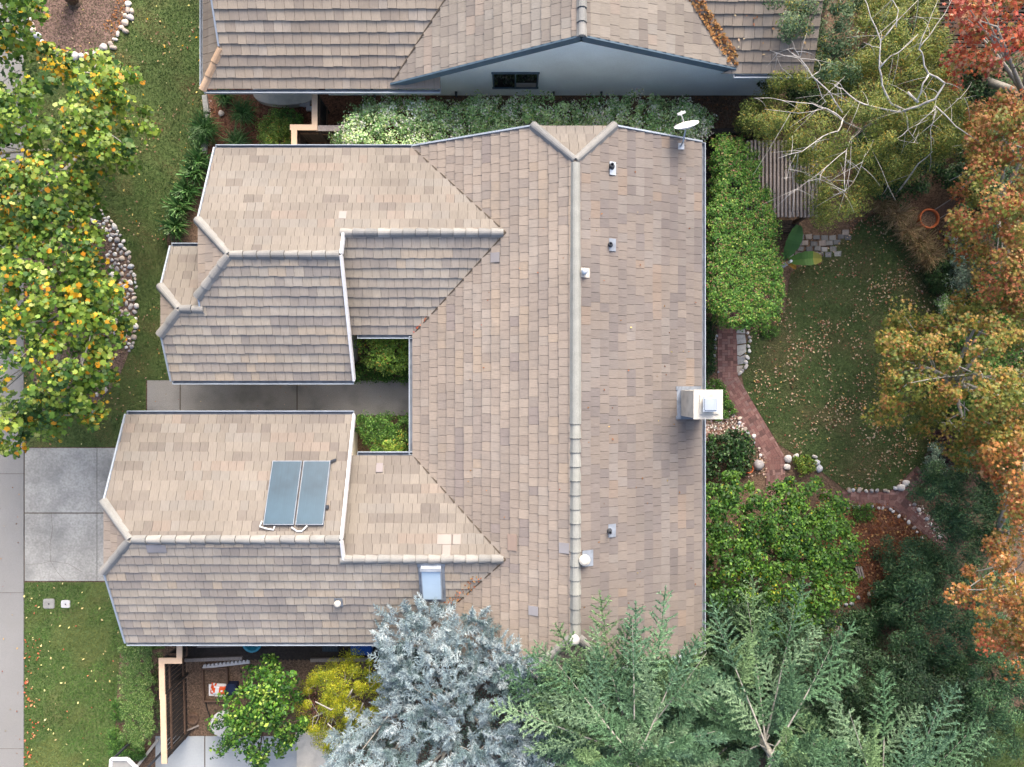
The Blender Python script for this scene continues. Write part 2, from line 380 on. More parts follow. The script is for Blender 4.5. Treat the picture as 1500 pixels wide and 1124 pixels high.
def roof_slope(poly, root, pal=TILE_PAL, e=.322, w=.28, hb=.043, ht=.004, off=.0, odd=(), bright=1.0, run=.55):  # bright shifts a slope's tile colour to even out its light
    P3 = [Vector(p) for p in poly]; n = Vector((0,0,0))
    for i in range(len(P3)): n += P3[i].cross(P3[(i+1)%len(P3)])
    n.normalize()
    if n.z < 0: n = -n; P3 = P3[::-1]
    u = Vector((0,0,1)).cross(n).normalized(); v = n.cross(u).normalized(); o = min(P3, key=lambda p: p.z)
    uv = [((p-o).dot(u), (p-o).dot(v)) for p in P3]
    mb = MB(); C = [c for c,_ in pal]; W = [x for _,x in pal]
    umin = min(a[0] for a in uv); umax = max(a[0] for a in uv); vmin = min(a[1] for a in uv); vmax = max(a[1] for a in uv)
    k = 0; v0 = vmin-off
    while v0 < vmax:
        uu = umin - random.random()*w; prev = random.choices(C,W)[0]
        while uu < umax:
            ww = w*random.uniform(.9,1.1); jv = random.uniform(-.012,.012) if v0 > vmin else 0
            pl = clip_rect(uv, uu+.005, uu+ww-.005, v0+jv, v0+e+.03)
            if len(pl) >= 3 and parea(pl) > .004:
                if random.random() > run: prev = random.choices(C,W)[0]
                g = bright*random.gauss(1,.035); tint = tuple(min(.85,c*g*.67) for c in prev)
                tw = random.uniform(-.006,.006)
                top = []; bot = []; uvs = []; ru, rv = random.random()*9, random.random()*9
                for (a,b) in pl:
                    t = (b-v0-jv)/e; h = hb-(hb-ht)*t + tw*(a-uu)/ww
                    top.append(o+u*a+v*b+n*h); bot.append(o+u*a+v*b-n*.008); uvs.append((a+ru,b+rv))
                m = len(pl); ar = sum(pl[i][0]*pl[(i+1)%m][1]-pl[(i+1)%m][0]*pl[i][1] for i in range(m))
                f = list(range(m)) if ar > 0 else list(range(m))[::-1]
                sides = [(i,(i+1)%m,m+(i+1)%m,m+i) for i in range(m)]
                sides = [s[::-1] for s in sides] if ar > 0 else sides
                mb.add(top+bot, [f]+sides, 0, tint, uvs+uvs)
            uu += ww
        v0 += e
    m = len(P3)
    a = [p-n*.006 for p in P3]; b = [p-n*.13 for p in P3]
    mb.add(a+b, [list(range(m)), list(range(m,2*m))[::-1]]+[(i,m+i,m+(i+1)%m,(i+1)%m) for i in range(m)], 1)
    return mb.build('roof_slope', ['tile','underlay'], root)
def on(poly_xy, f): return [(x,y,f(x,y)) for x,y in poly_xy]
RID = [(H(130,130,127),3),(H(125,126,124),2),(H(137,136,132),2),(H(120,121,120),1.0)]
def ridge_cap(a, b, root, w=.27, seg=.40, sl=SL, pal=RID, lift=.045, over=.03):
    a = Vector(a); b = Vector(b); L = (b-a).length; d = (b-a)/L; sd = d.cross(Vector((0,0,1))).normalized(); up = sd.cross(d).normalized()
    n = max(1, round(L/seg)); mb = MB(); dr = .5*w*sl+.02
    for i in range(n):
        p = a+d*(L*i/n-0); q = a+d*(L*(i+1)/n-.014)
        tint = random.choices([c for c,_ in pal],[x for _,x in pal])[0]; g = random.gauss(1,.05); tint = tuple(c*g for c in tint)
        vs = []
        for pt, k, l in ((p,1.10,lift+over),(q,.97,lift)):
            prof = [(-w/2*k,l-dr),(-w*.27*k,l+.022),(-w*.1*k,l+.045),(w*.1*k,l+.045),(w*.27*k,l+.022),(w/2*k,l-dr)]
            vs += [pt+sd*x+up*z for x,z in prof] 
        fs = [(j+1,j,6+j,7+j) for j in range(5)] + [(0,1,2,3,4,5),(11,10,9,8,7,6),(0,5,11,6)]
        mb.add(vs, fs, 0, tint)
    return mb.build('ridge_cap', 'ridge', root)
def gutter(a, b, out, root, z=0.0):
    a = Vector(a); b = Vector(b); out = Vector(out); mb = MB(); dz = Vector((0,0,z))
    mb.bar(a+out*.065+Vector((0,0,-.10))+dz, b+out*.065+Vector((0,0,-.10))+dz, .125, .02, 1)
    mb.bar(a+out*.125+Vector((0,0,-.05))+dz, b+out*.125+Vector((0,0,-.05))+dz, .028, .12, 0)
    for p, s in ((a,1),(b,-1)):
        d = (b-a).normalized()*s; mb.bar(p+out*.0+d*.008+Vector((0,0,-.05))+dz, p+out*.11+d*.008+Vector((0,0,-.05))+dz, .016, .098, 0)
    return mb.build('gutter', ['gutter','gutter_in'], root)
def rake_board(pts, root, m='white_paint', w=.05, h=.2, lift=-.035, out=(0,0,0)):
    mb = MB(); o = Vector(out)
    for a, b in zip(pts[:-1], pts[1:]): mb.bar(Vector(a)+o+Vector((0,0,lift)), Vector(b)+o+Vector((0,0,lift)), w, h, 0)
    return mb.build('rake_board', m, root)
def valley(a, b, root, w=.04, lift=.025):
    mb = MB(); mb.bar(Vector(a)+Vector((0,0,lift)), Vector(b)+Vector((0,0,lift)), w, .03, 0); return mb.build('valley_flashing', 'joint', root)
def ray(px, py, f):
    z = 3.0
    for _ in range(30):
        x, y, _z = P(px, py, z); z = f(x, y)
    return P(px, py, z)
# ---- the main house
house = thing('house', 'single-storey courtyard house with beige shake-tile roof and two front wings around a shaded walk', 'house', (0,0,0))
f_ML = lambda x,y: 2.6+SL*(x+3.262)
f_MR = lambda x,y: 5-SL*(x-1.878)
f_AN = lambda x,y: 2.6+SL*(7.74-y)
f_AS = lambda x,y: 2.6+SL*(y-.11)
f_BS = lambda x,y: 2.6+SL*(y-1.62)
f_CN = lambda x,y: 2.6+SL*(-1.035-y)
f_CS = lambda x,y: 2.6+SL*(y+8.505)
f_DN = lambda x,y: 2.6+SL*(-2.385-y)
f_BN = lambda x,y: 3.643-SL*(y-2.343)
RX = 1.878
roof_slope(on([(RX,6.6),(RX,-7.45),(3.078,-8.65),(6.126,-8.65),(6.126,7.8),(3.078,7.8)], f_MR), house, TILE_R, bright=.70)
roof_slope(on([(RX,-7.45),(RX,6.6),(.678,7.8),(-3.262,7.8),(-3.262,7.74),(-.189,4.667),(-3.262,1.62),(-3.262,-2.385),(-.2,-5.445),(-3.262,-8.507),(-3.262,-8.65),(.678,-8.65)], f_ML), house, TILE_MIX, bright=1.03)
zr = 5-SL*1.2
roof_slope([(RX,6.6,5.0),(.678,7.8,zr),(3.078,7.8,zr)], house)
roof_slope([(RX,-7.45,5.0),(.678,-8.65,zr),(3.078,-8.65,zr)], house)
roof_slope(on([(-8.627,3.92),(-9.77,5.063),(-9.77,7.74),(-3.262,7.74),(-.189,4.667),(-5.22,4.667),(-5.22,3.92)], f_AN), house, run=.6)
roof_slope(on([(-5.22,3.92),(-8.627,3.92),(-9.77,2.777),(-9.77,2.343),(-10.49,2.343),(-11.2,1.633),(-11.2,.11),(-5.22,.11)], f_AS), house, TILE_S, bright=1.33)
roof_slope([(-8.627,3.92,4.379),(-9.77,2.777,3.845),(-9.77,5.063,3.85)], house, TILE_MIX)
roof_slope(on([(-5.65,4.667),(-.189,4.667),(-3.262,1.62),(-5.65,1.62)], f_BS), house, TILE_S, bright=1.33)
roof_slope(on([(-9.5,2.343),(-10.49,2.343),(-11.2,3.053),(-11.2,4.492),(-9.5,4.492)], f_BN), house)
roof_slope([(-10.49,2.343,3.643),(-11.2,1.633,3.311),(-11.2,3.053,3.311)], house, TILE_MIX)
roof_slope(on([(-5.22,-4.77),(-11.66,-4.77),(-12.7,-3.73),(-12.7,-1.035),(-5.22,-1.035)], f_CN), house, run=.6)
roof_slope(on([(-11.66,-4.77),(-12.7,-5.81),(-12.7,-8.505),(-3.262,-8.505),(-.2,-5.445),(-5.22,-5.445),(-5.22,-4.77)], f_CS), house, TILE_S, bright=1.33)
roof_slope([(-11.66,-4.77,4.344),(-12.7,-5.81,3.859),(-12.7,-3.73,3.859)], house, TILE_MIX)
roof_slope(on([(-5.65,-2.385),(-3.262,-2.385),(-.2,-5.445),(-5.65,-5.445)], f_DN), house, run=.6)
RIDM = [(H(136,138,133),2),(H(140,142,136),2),(H(130,132,128),1)]
ridge_cap((RX,-1.2,5),(RX,6.55,5), house, seg=8, pal=RIDM, w=.31); ridge_cap((RX,-7.5,5),(RX,-1.2,5), house, pal=RIDM, seg=.42, w=.31)
for s in (-1,1):
    ridge_cap((RX+s*1.26,7.86,zr-.03),(RX,6.6,5), house, seg=2); ridge_cap((RX+s*1.26,-8.71,zr-.03),(RX,-7.45,5), house)
ridge_cap((-5.25,3.92,4.38),(-8.6,3.92,4.38), house, seg=.42)
ridge_cap((-9.84,2.71,3.82),(-8.627,3.92,4.38), house, w=.31, seg=.44); ridge_cap((-9.84,5.13,3.82),(-8.627,3.92,4.38), house, seg=2)
ridge_cap((-5.3,4.667,4.035),(-.25,4.667,4.035), house)
ridge_cap((-9.7,2.343,3.643),(-10.47,2.343,3.643), house); ridge_cap((-11.27,1.56,3.29),(-10.49,2.343,3.643), house, w=.30, seg=.5); ridge_cap((-11.27,3.13,3.29),(-10.49,2.343,3.643), house, seg=1.2)
ridge_cap((-5.25,-4.77,4.344),(-11.6,-4.77,4.344), house, seg=.44)
ridge_cap((-12.77,-5.88,3.84),(-11.66,-4.77,4.344), house, seg=.5); ridge_cap((-12.77,-3.66,3.84),(-11.66,-4.77,4.344), house, seg=2)
ridge_cap((-5.3,-5.445,4.03),(-.25,-5.445,4.03), house)
for a, b in (((-3.25,7.74,2.6),(-.19,4.667,4.035)),((-.19,4.667,4.035),(-3.25,1.62,2.6)),((-3.25,-2.385,2.6),(-.2,-5.445,4.03)),((-.2,-5.445,4.03),(-3.25,-8.5,2.6))): valley(a,b,house)
gutter((6.126,-8.65,3.03),(6.126,7.8,3.03),(1,0,0),house); gutter((-9.77,7.74,2.6),(-3.3,7.74,2.6),(0,1,0),house)
gutter((-11.2,.11,2.6),(-5.22,.11,2.6),(0,-1,0),house); gutter((-5.1,1.62,2.6),(-3.262,1.62,2.6),(0,-1,0),house)
gutter((-3.262,-2.35,2.6),(-3.262,1.56,2.6),(-1,0,0),house); gutter((-12.7,-1.035,2.6),(-5.22,-1.035,2.6),(0,1,0),house)
gutter((-5.1,-2.385,2.6),(-3.262,-2.385,2.6),(0,1,0),house); gutter((-12.7,-8.505,2.6),(-3.3,-8.505,2.6),(0,-1,0),house)
gutter((-11.2,4.492,2.64),(-9.8,4.492,2.64),(0,1,0),house)
rake_board([(-5.20,.11,2.62),(-5.20,3.92,4.40),(-5.20,4.60,4.08)], house, lift=-.02, w=.07); rake_board([(-5.20,-1.035,2.62),(-5.20,-4.77,4.364),(-5.20,-5.42,4.06)], house, lift=-.02, w=.07)
rake_board([(-9.80,7.74,2.6),(-9.80,5.10,3.83)], house, 'gutter'); rake_board([(-11.23,4.49,2.64),(-11.23,3.1,3.28)], house, 'gutter'); rake_board([(-11.23,1.6,3.28),(-11.23,.11,2.6)], house, 'gutter'); rake_board([(-9.80,2.74,3.8),(-9.80,2.4,3.66)], house, 'gutter')
rake_board([(-12.73,-1.035,2.6),(-12.73,-3.7,3.84)], house, 'gutter'); rake_board([(-12.73,-5.85,3.84),(-12.73,-8.505,2.6)], house, 'gutter')
rake_board([(6.126,7.83,3.0),(3.078,7.83,zr)], house, 'gutter'); rake_board([(.678,7.83,zr),(-3.26,7.83,2.6)], house, 'gutter')
rake_board([(6.126,-8.68,3.0),(3.078,-8.68,zr)], house, 'gutter'); rake_board([(.678,-8.68,zr),(-3.26,-8.68,2.6)], house, 'gutter')
# walls (gable profiles run up to the roof planes)
def gwall(mb, a, b, pts, t=.15):
    """wall from plan point a to b; pts = [(s along, z)] top profile"""
    a = Vector((*a,0)); b = Vector((*b,0)); d = (b-a).normalized(); nn = Vector((-d.y,d.x,0))*t
    prof = [(0,0)] + list(pts)[::1] + [((b-a).length,0)]
    f = [a+d*s+Vector((0,0,z)) for s,z in prof]; g = [p+nn for p in f]; n = len(prof)
    mb.add(f+g, [list(range(n)), list(range(n,2*n))[::-1]]+[(i,n+i,n+(i+1)%n,(i+1)%n) for i in range(n)], 0)
mb = MB()
def chain(pts, z=2.62):
    for a, b in zip(pts[:-1], pts[1:]):
        L = math.dist(a,b); gwall(mb, a, b, [(0,z),(L,z)])
chain([(-2.7,-1.75),(-2.7,1.0),]); chain([(-5.65,2.2),(-2.7,2.2)]); chain([(-2.7,1.0),(-2.7,2.2)]); chain([(-5.65,-2.9),(-2.7,-2.9)]); chain([(-2.7,-2.9),(-2.7,-1.75)])
gwall(mb, (-5.65,.7), (-5.65,7.2), [(0,2.7),(3.22,4.22),(6.5,2.7)]); gwall(mb, (-9.4,7.2), (-9.4,.7), [(0,2.7),(2.2,3.7),(4.4,3.7),(6.5,2.7)])
chain([(-9.4,.7),(-5.65,.7)]); chain([(-2.7,7.2),(-9.4,7.2)])
chain([(-10.8,4.1),(-10.8,.7)]); chain([(-9.55,4.1),(-10.8,4.1)]); chain([(-10.8,.7),(-9.55,.7)])
gwall(mb, (-5.65,-7.9), (-5.65,-1.6), [(0,2.7),(3.13,4.18),(6.3,2.7)]); gwall(mb, (-12.3,-1.6), (-12.3,-7.9), [(0,2.7),(2.1,3.7),(4.2,3.7),(6.3,2.7)])
chain([(-5.65,-1.6),(-12.3,-1.6)]); chain([(-12.3,-7.9),(-2.7,-7.9)])
gwall(mb, (5.6,-8.1), (5.6,7.25), [(0,2.95),(15.35,2.95)]); gwall(mb, (5.6,7.25), (-2.7,7.25), [(0,3.1),(3.72,4.7),(8.3,2.75)]); gwall(mb, (-2.7,-8.1), (5.6,-8.1), [(0,2.75),(4.58,4.7),(8.3,3.1)])
mb.build('wall', 'cream_wall', house)
mb = MB(); mb.box((-12.33,-4.75,1.1),(.06,4.9,2.2))
for k in range(3): mb.box((-12.37,-4.75,.55+.55*k),(.03,4.8,.04))
mb.build('garage_door', 'white_paint', house)
def window(x, y, w, h, zc, axis, root):
    d = (.06,w,h) if axis == 'x' else (w,.06,h); s = .05
    mb = MB()
    for sx in (-1,1):
        mb.box((x,y+sx*w/2,zc) if axis=='x' else (x+sx*w/2,y,zc), (.08,.07,h+.1) if axis=='x' else (.07,.08,h+.1)); mb.box((x,y,zc+sx*h/2),(.09,w-.07,.07) if axis=='x' else (w-.07,.09,.07))
    fr = mb.build('window', 'white_paint', root); BASE[fr] = BASE[root]
    m2 = MB(); m2.box((x,y,zc), (.02,w-.06,h-.06) if axis=='x' else (w-.06,.02,h-.06)); m2.build('pane', 'glass_dark', fr)
window(5.63,3.5,2.2,1.3,1.5,'x',house); window(5.63,-4.5,1.6,1.2,1.5,'x',house); window(-10.83,2.3,1.6,1.2,1.4,'x',house); window(-2.73,-.9,1.2,1.3,1.5,'x',house)
mb = MB(); mb.box((-2.73,.3,1.03),(.06,.95,2.06)); dr = mb.build('front_door','wood_brown',house); BASE[dr] = BASE[house]
m2 = MB(); m2.lathe((-2.79,.62,1.0),[(0,-.03),(.03,-.02),(.03,.02),(0,.03)],8); m2.build('handle','metal',dr)
# chimney chase with its cap
mb = MB(); cx0,cx1,cy0,cy1 = 5.36,6.16,-1.02,-.21
mb.prism([(cx0,cy0),(cx1,cy0),(cx1,cy1),(cx0,cy1)], 0, 5.1)
ch = mb.build('chimney','stucco_white',house)
m2 = MB(); m2.prism([(cx0-.03,cy0-.03),(cx1+.03,cy0-.03),(cx1+.03,cy1+.03),(cx0-.03,cy1+.03)],5.1,5.16); m2.prism([(cx0+.15,cy0+.12),(cx1-.1,cy0+.12),(cx1-.1,cy1-.12),(cx0+.15,cy1-.12)],5.16,5.19)
for sx, sy in ((-1,-1),(1,-1),(1,1),(-1,1)): m2.box((5.76+sx*.15,-.61+sy*.15,5.26),(.03,.03,.16))
m2.box((5.76,-.61,5.22),(.28,.28,.06)); m2.build('chimney_cap','stucco_white',ch)
m2 = MB(); m2.box((5.76,-.61,5.36),(.42,.42,.04)); m2.box((5.76,-.61,5.395),(.36,.36,.03),taper=.9); m2.build('flue_cover','gutter',ch)
m2 = MB(); 
for y in (cy0-.06, cy1+.06): m2.bar((5.2,y,f_MR(5.2,0)+.055),(6.1,y,f_MR(6.1,0)+.055),.12,.02)
m2.bar((5.29,cy0-.1,f_MR(5.29,0)+.06),(5.29,cy1+.1,f_MR(5.29,0)+.06),.13,.02); m2.build('flashing','gutter_in',ch)
# skylight
def quad_box(mb, q, th, mi=0):
    q = [Vector(p) for p in q]; n = (q[1]-q[0]).cross(q[3]-q[0]).normalized()
    if n.z < 0: q = q[::-1]; n = -n
    lo = [p-n*th for p in q]; mb.add(lo+q, [(3,2,1,0),(4,5,6,7),(0,1,5,4),(1,2,6,5),(2,3,7,6),(3,0,4,7)], mi); return n
lift = lambda f, h: (lambda x,y: f(x,y)+h)
x0, y0, _ = ray(616,833,lift(f_CS,.22)); x1, y1, _ = ray(648,879,lift(f_CS,.22))
fs = lift(f_CS,.22); mb = MB(); quad_box(mb, [(x0,y0,fs(0,y0)),(x1,y0,fs(0,y0)),(x1,y1,fs(0,y1)),(x0,y1,fs(0,y1))], .26)
sk = mb.build('skylight','gutter',house); fs2 = lift(f_CS,.235); m2 = MB()
quad_box(m2, [(x0+.03,y0-.12,fs2(0,y0-.12)),(x1-.03,y0-.12,fs2(0,y0-.12)),(x1-.03,y1+.03,fs2(0,y1+.03)),(x0+.03,y1+.03,fs2(0,y1+.03))], .01); m2.build('skylight_glass','skylight_glass',sk)
m3 = MB(); fl = lift(f_CS,.055)
for xa, xb, ya, yb in ((x0-.12,x1+.12,y0+.13,y0+.005),(x0-.10,x0-.005,y0,y1),(x1+.005,x1+.10,y0,y1),(x0-.1,x1+.1,y1-.005,y1-.12)):
    quad_box(m3, [(xa,ya,fl(0,ya)),(xb,ya,fl(0,ya)),(xb,yb,fl(0,yb)),(xa,yb,fl(0,yb))], .01)
m3.bar((x0-.02,y0-.05,fs2(0,y0-.05)+.02),(x1+.02,y0-.05,fs2(0,y0-.05)+.02),.09,.04); m3.build('flashing','gutter_in',sk)
# roof vents
def vent(px, py, f, r, h, flash, m='metal', capr=None, fm='metal', pitch=1):
    x, y, z = ray(px, py, lift(f,h*.5)); z = f(x,y)
    mb = MB()
    if capr:
        mb.lathe((x,y,z+.0),[(r,0),(r,h*.7)],14); mb.lathe((x,y,z+h*.62),[(capr*.9,0),(capr,.03),(capr*.95,h*.22),(capr*.6,h*.34),(0,h*.38)],18)
    else:
        mb.lathe((x,y,z),[(r,0),(r,h),(r*.72,h),(r*.72,h-.1),(0,h-.1)],14); mb.lathe((x,y,z),[(r*1.8,.04),(r*1.05,.12)],14)
    o = mb.build('vent', m, house, smooth=False); BASE[o] = BASE[house]
    if flash:
        m2 = MB(); dx, dy, ox, oy = flash; ff = lift(f,.058); xx, yy = x+ox, y+oy
        quad_box(m2, [(xx-dx,yy-dy,ff(xx-dx,yy-dy)),(xx+dx,yy-dy,ff(xx+dx,yy-dy)),(xx+dx,yy+dy,ff(xx+dx,yy+dy)),(xx-dx,yy+dy,ff(xx-dx,yy+dy))], .012); m2.build('flashing', fm, o)
vent(896,243,f_MR,.06,.25,(.10,.20,.05,-.05),'metal_dark'); vent(894,358,f_MR,.05,.22,(.11,.19,.08,0),'metal_dark',fm='gutter_in'); vent(893,779,f_MR,.05,.32,(.12,.2,.1,0),'metal_dark',fm='gutter_in')
vent(856,398,f_MR,.07,.26,(.13,.14,.04,-.02),'metal',capr=.10,fm='tile_dummy' if 'tile_dummy' in MATS else 'stucco_white'); vent(856,820,f_MR,.11,.32,(.17,.24,.12,.0),'stucco_white',capr=.17,fm='gutter_in')
vent(495,884,f_CS,.07,.3,(.13,.15,0,.0),'stucco_white',capr=.11,fm='gutter_in'); vent(841,936,f_ML,.1,.35,None,'white_plastic',capr=.16)
# repaired tiles of another grey, set on the slopes
def odd_tile(px, py, f, w, l, c, root=house):
    x, y, z = ray(px,py,lift(f,.05)); mb = MB(); ff = lift(f,.056)
    quad_box(mb,[(x-w/2,y-l/2,ff(x-w/2,y-l/2)),(x+w/2,y-l/2,ff(x+w/2,y-l/2)),(x+w/2,y+l/2,ff(x+w/2,y+l/2)),(x-w/2,y+l/2,ff(x-w/2,y+l/2))],.02)
    mb.t = [c]*len(mb.v); mb.build('replaced_tile','tile',root)
G1 = H(136,135,138)
for a in ((826,803,f_ML,.29,.31,G1),(781,895,f_ML,.29,.28,G1),(725,377,f_ML,.28,.3,G1),(229,804,f_CS,.6,.26,G1),(502,315,f_AN,.24,.26,H(206,198,192,.46)),(652,790,f_DN,.5,.28,H(206,196,188,.46)),(654,806,f_DN,.26,.3,H(204,194,186,.46)),(668,790,f_DN,.3,.28,H(204,194,186,.46)),(556,685,f_DN,.22,.28,H(190,182,182,.46)),(750,795,f_ML,.28,.5,H(204,180,164,.46))): odd_tile(*a)
# solar collectors on the garage slope, each one lifts off
for i, (bx0,bx1,tx0,tx1,lab) in enumerate(((400,440,384,432,'left blue-grey solar panel on the garage roof, with a white pipe elbow at its corner'),(443,485,434,472,'right blue-grey solar panel on the garage roof, nearest the white gable trim'))):
    f = lift(f_CN,.16); p0 = ray(bx0,675,f); p1 = ray(bx1,675,f); p2 = ray(tx1,769,f); p3 = ray(tx0,769,f)
    xa = (p0[0]+p3[0])/2; xb = (p1[0]+p2[0])/2; ya = p0[1]; yb = p3[1]
    root = thing('solar_panel', lab, 'solar panel', (xa,(ya+yb)/2,f_CN(0,(ya+yb)/2)), 'solar panels on the garage roof'); mb = MB()
    q = lambda e, h: [(xa+e,ya-e,f_CN(0,ya-e)+h),(xb-e,ya-e,f_CN(0,ya-e)+h),(xb-e,yb+e,f_CN(0,yb+e)+h),(xa+e,yb+e,f_CN(0,yb+e)+h)]
    quad_box(mb, q(0,.15), .09); mb.build('frame','gutter_in',root); mb = MB(); 
    qq = q(.025,.156); n = quad_box(mb, qq, .012); mb.uv = [(v[0],v[1]) for v in mb.v]; mb.build('glass','panel_glass',root)
    for xx in (xa+.1,xb-.1):
        for yy in (ya-.2,yb+.2): mb = MB(); mb.bar((xx,yy,f_CN(0,yy)+.0),(xx,yy,f_CN(0,yy)+.09),.05,.05); mb.build('mount','metal_dark',root)
    mb = MB()
    if i == 0: pts = [(xa-.06,yb+.1,f(0,yb+.1)-.05),(xa-.1,yb-.06,f(0,yb)-.02),(xa+.12,yb-.12,f(0,yb)+.0),(xa+.32,yb-.16,f(0,yb)-.02),(xa+.34,yb-.05,f(0,yb)-.06)]
    else: pts = [(xa-.12,yb-.08,f(0,yb)-.02),(xa+.06,yb-.2,f(0,yb)),(xa+.2,yb-.2,f(0,yb)),(xa+.36,yb-.03,f(0,yb)-.04)]
    mb.tube(pts,.028,8); mb.build('pipe','white_plastic',root,smooth=True)
    if i == 1:
        mb = MB(); mb.bar((xb,ya-.02,f(0,ya)-.06),(xb+.16,ya+.03,f(0,ya)-.1),.06,.12); mb.build('bracket','metal_dark',root)
        mb = MB(); mb.bar((xb,yb+.5,f(0,yb+.5)-.06),(xb+.1,yb+.5,f(0,yb+.5)-.06),.1,.08); mb.build('bracket','metal_dark',root)
# satellite dish
dz = 3.95; dx, dy, _ = P(1006,188,dz); root = thing('satellite_dish','white satellite dish on a bent arm at the roof corner above the variegated hedge','satellite dish',(dx-.05,7.55,f_MR(dx,0)))
mb = MB(); mb.tube([(dx-.05,7.55,f_MR(dx,0)+.02),(dx-.05,7.6,3.7),(dx-.02,dy-.02,dz-.08)],.03,8); mb.box((dx-.05,7.55,f_MR(dx,0)+.06),(.2,.2,.03)); mb.build('mast','metal',root)
mb = MB(); ax = Vector((-.26,.82,.50)).normalized(); s1 = Vector((0,0,1)).cross(ax).normalized(); s2 = ax.cross(s1); vs = []; c = Vector((dx,dy,dz))
R_ = [0,.14,.27,.36]; 
for side in (0,.012):
    for r in R_:
        for k in range(20): an = 2*math.pi*k/20; vs.append(c+s1*(r*1.08*math.cos(an))+s2*(r*math.sin(an))+ax*(r*r*.9-side))
fs = []
for sd in (0,1):
    for i in range(3):
        for k in range(20): q = (sd*80+i*20+k, sd*80+i*20+(k+1)%20, sd*80+(i+1)*20+(k+1)%20, sd*80+(i+1)*20+k); fs.append(q if sd == 0 else q[::-1])
fs += [(60+k,60+(k+1)%20,140+(k+1)%20,140+k) for k in range(20)]
mb.add(vs,fs); mb.build('reflector','white_paint',root,smooth=True)
mb = MB(); tip = Vector(P(998,167,dz+.15)); mb.tube([c-s2*.2+ax*.02, c-s2*.22+ax*.2, tip],.018,8); mb.bar(tip+Vector((-.12,-.02,0)),tip+Vector((.12,.06,0)),.07,.06); mb.bar(tip+Vector((-.02,-.05,0)),tip+Vector((0,.08,0)),.05,.07); mb.build('feed_arm','white_plastic',root)
# ------------------------------------------------------------------ the neighbour's house
nb = thing('house','neighbouring house with pale blue-grey gable wall, dark trim and tan tile roof beyond the hedge','house',(0,14,0))
g_L = lambda x,y: 5.85-.546*(1.98-x); g_R = lambda x,y: 5.85-.42*(x-1.98); g_W = lambda x,y: 2.5+SL*(y-9.76); g_E = lambda x,y: 3.65+.404*(y-9.757)
roof_slope(on([(1.98,9.9),(-3.935,9.9),(.42,15.1),(.42,20),(1.98,20)], g_L), nb, TILE_PAL, w=.31, bright=1.2)
roof_slope(on([(1.98,9.9),(6.966,9.9),(2.1,15.2),(2.1,20),(1.98,20)], g_R), nb, TILE_PAL, w=.31, bright=1.0)
roof_slope(on([(-10.2,9.76),(-9.46,10.84),(-9.5,15.1),(.42,15.1),(-3.3,10.6),(-2.37,10.6),(-2.37,9.76)], g_W), nb, TILE_NB, bright=1.3, e=.335, w=.30, hb=.05)
roof_slope(on([(6.6,9.757),(9.46,9.757),(9.46,15.2),(2.1,15.2),(6.966,9.9)], g_E), nb, TILE_NB, e=.335, w=.30, bright=.95, hb=.05)
roof_slope([(-10.2,9.76,2.5),(-9.46,10.84,3.0),(-9.46,20,3.0),(-10.2,20,2.5)], nb, TILE_NB, bright=.85)
roof_slope([(-9.5,15.1,5.0),(.42,15.1,5.0),(.42,20,2.9),(-9.5,20,2.9)], nb, TILE_NB); roof_slope([(9.46,15.2,5.85),(2.1,15.2,5.85),(2.1,20,4.1),(9.46,20,4.1)], nb, TILE_NB)
ridge_cap((1.98,9.85,5.85),(1.98,20,5.85), nb, w=.28, pal=RID); ridge_cap((-10.25,9.72,2.5),(-9.44,10.87,3.0), nb, w=.26, seg=.45, pal=[(H(196,168,140),1),(H(184,156,128),1)])
rake_board([(-9.47,10.9,3.03),(-9.47,15.1,4.99)], nb, 'gutter', lift=.02, h=.1)
valley((-3.9,9.95,2.62),(.42,15.1,5.0), nb, lift=.05)
rake_board([(1.98,9.87,5.83),(-3.95,9.87,2.6)], nb, 'slate_trim', w=.06, h=.28, lift=-.11); rake_board([(1.98,9.87,5.83),(6.98,9.87,3.73)], nb, 'slate_trim', w=.06, h=.28, lift=-.11)
gutter((-10.2,9.76,2.5),(-2.37,9.76,2.5),(0,-1,0),nb); gutter((-10.2,9.76,2.5),(-10.2,20,2.5),(-1,0,0),nb); gutter((6.98,9.757,3.66),(9.46,9.757,3.66),(0,-1,0),nb)
mb = MB(); prof = [(-6.7,0),(9.45,0),(9.45,3.55),(6.9,3.62),(1.98,5.68),(-3.9,2.46),(-6.7,2.42)]; n = len(prof)
vs = [(x,10.55,z) for x,z in prof]+[(x,19.8,z) for x,z in prof]; mb.add(vs,[list(range(n)),list(range(n,2*n))[::-1]]+[(i,n+i,n+(i+1)%n,(i+1)%n) for i in range(n)])
mb.prism([(-9.3,11.3),(-6.7,11.3),(-6.7,19.8),(-9.3,19.8)],0,2.6); mb.build('wall','blue_wall',nb)
xa,ya,xb,z0,z1 = -.65,10.55,.89,.72,1.93
mb = MB()
for a in ((xa,xb,z0),(xa,xb,z1)): mb.box(((a[0]+a[1])/2,10.53,a[2]),(a[1]-a[0]+.1,.07,.06))
for x in (xa,(xa+xb)/2,xb): mb.box((x,10.53,(z0+z1)/2),(.05,.07,z1-z0-.06))
wf = mb.build('window','slate_trim',nb); BASE[wf] = BASE[nb]; mb = MB(); mb.box(((xa+xb)/2,10.535,(z0+z1)/2),(xb-xa,.02,z1-z0)); mb.build('pane','glass_dark',wf)
mb = MB(); mb.box((.5,10.515,.98),(.7,.02,.3)); mb.build('blind','grey_plastic',wf)
mb = MB(); mb.tube([(-5.4,9.95,2.3),(-5.0,10.48,1.9),(-5.0,10.48,.1)],.04,8); mb.build('downspout','slate_trim',nb)
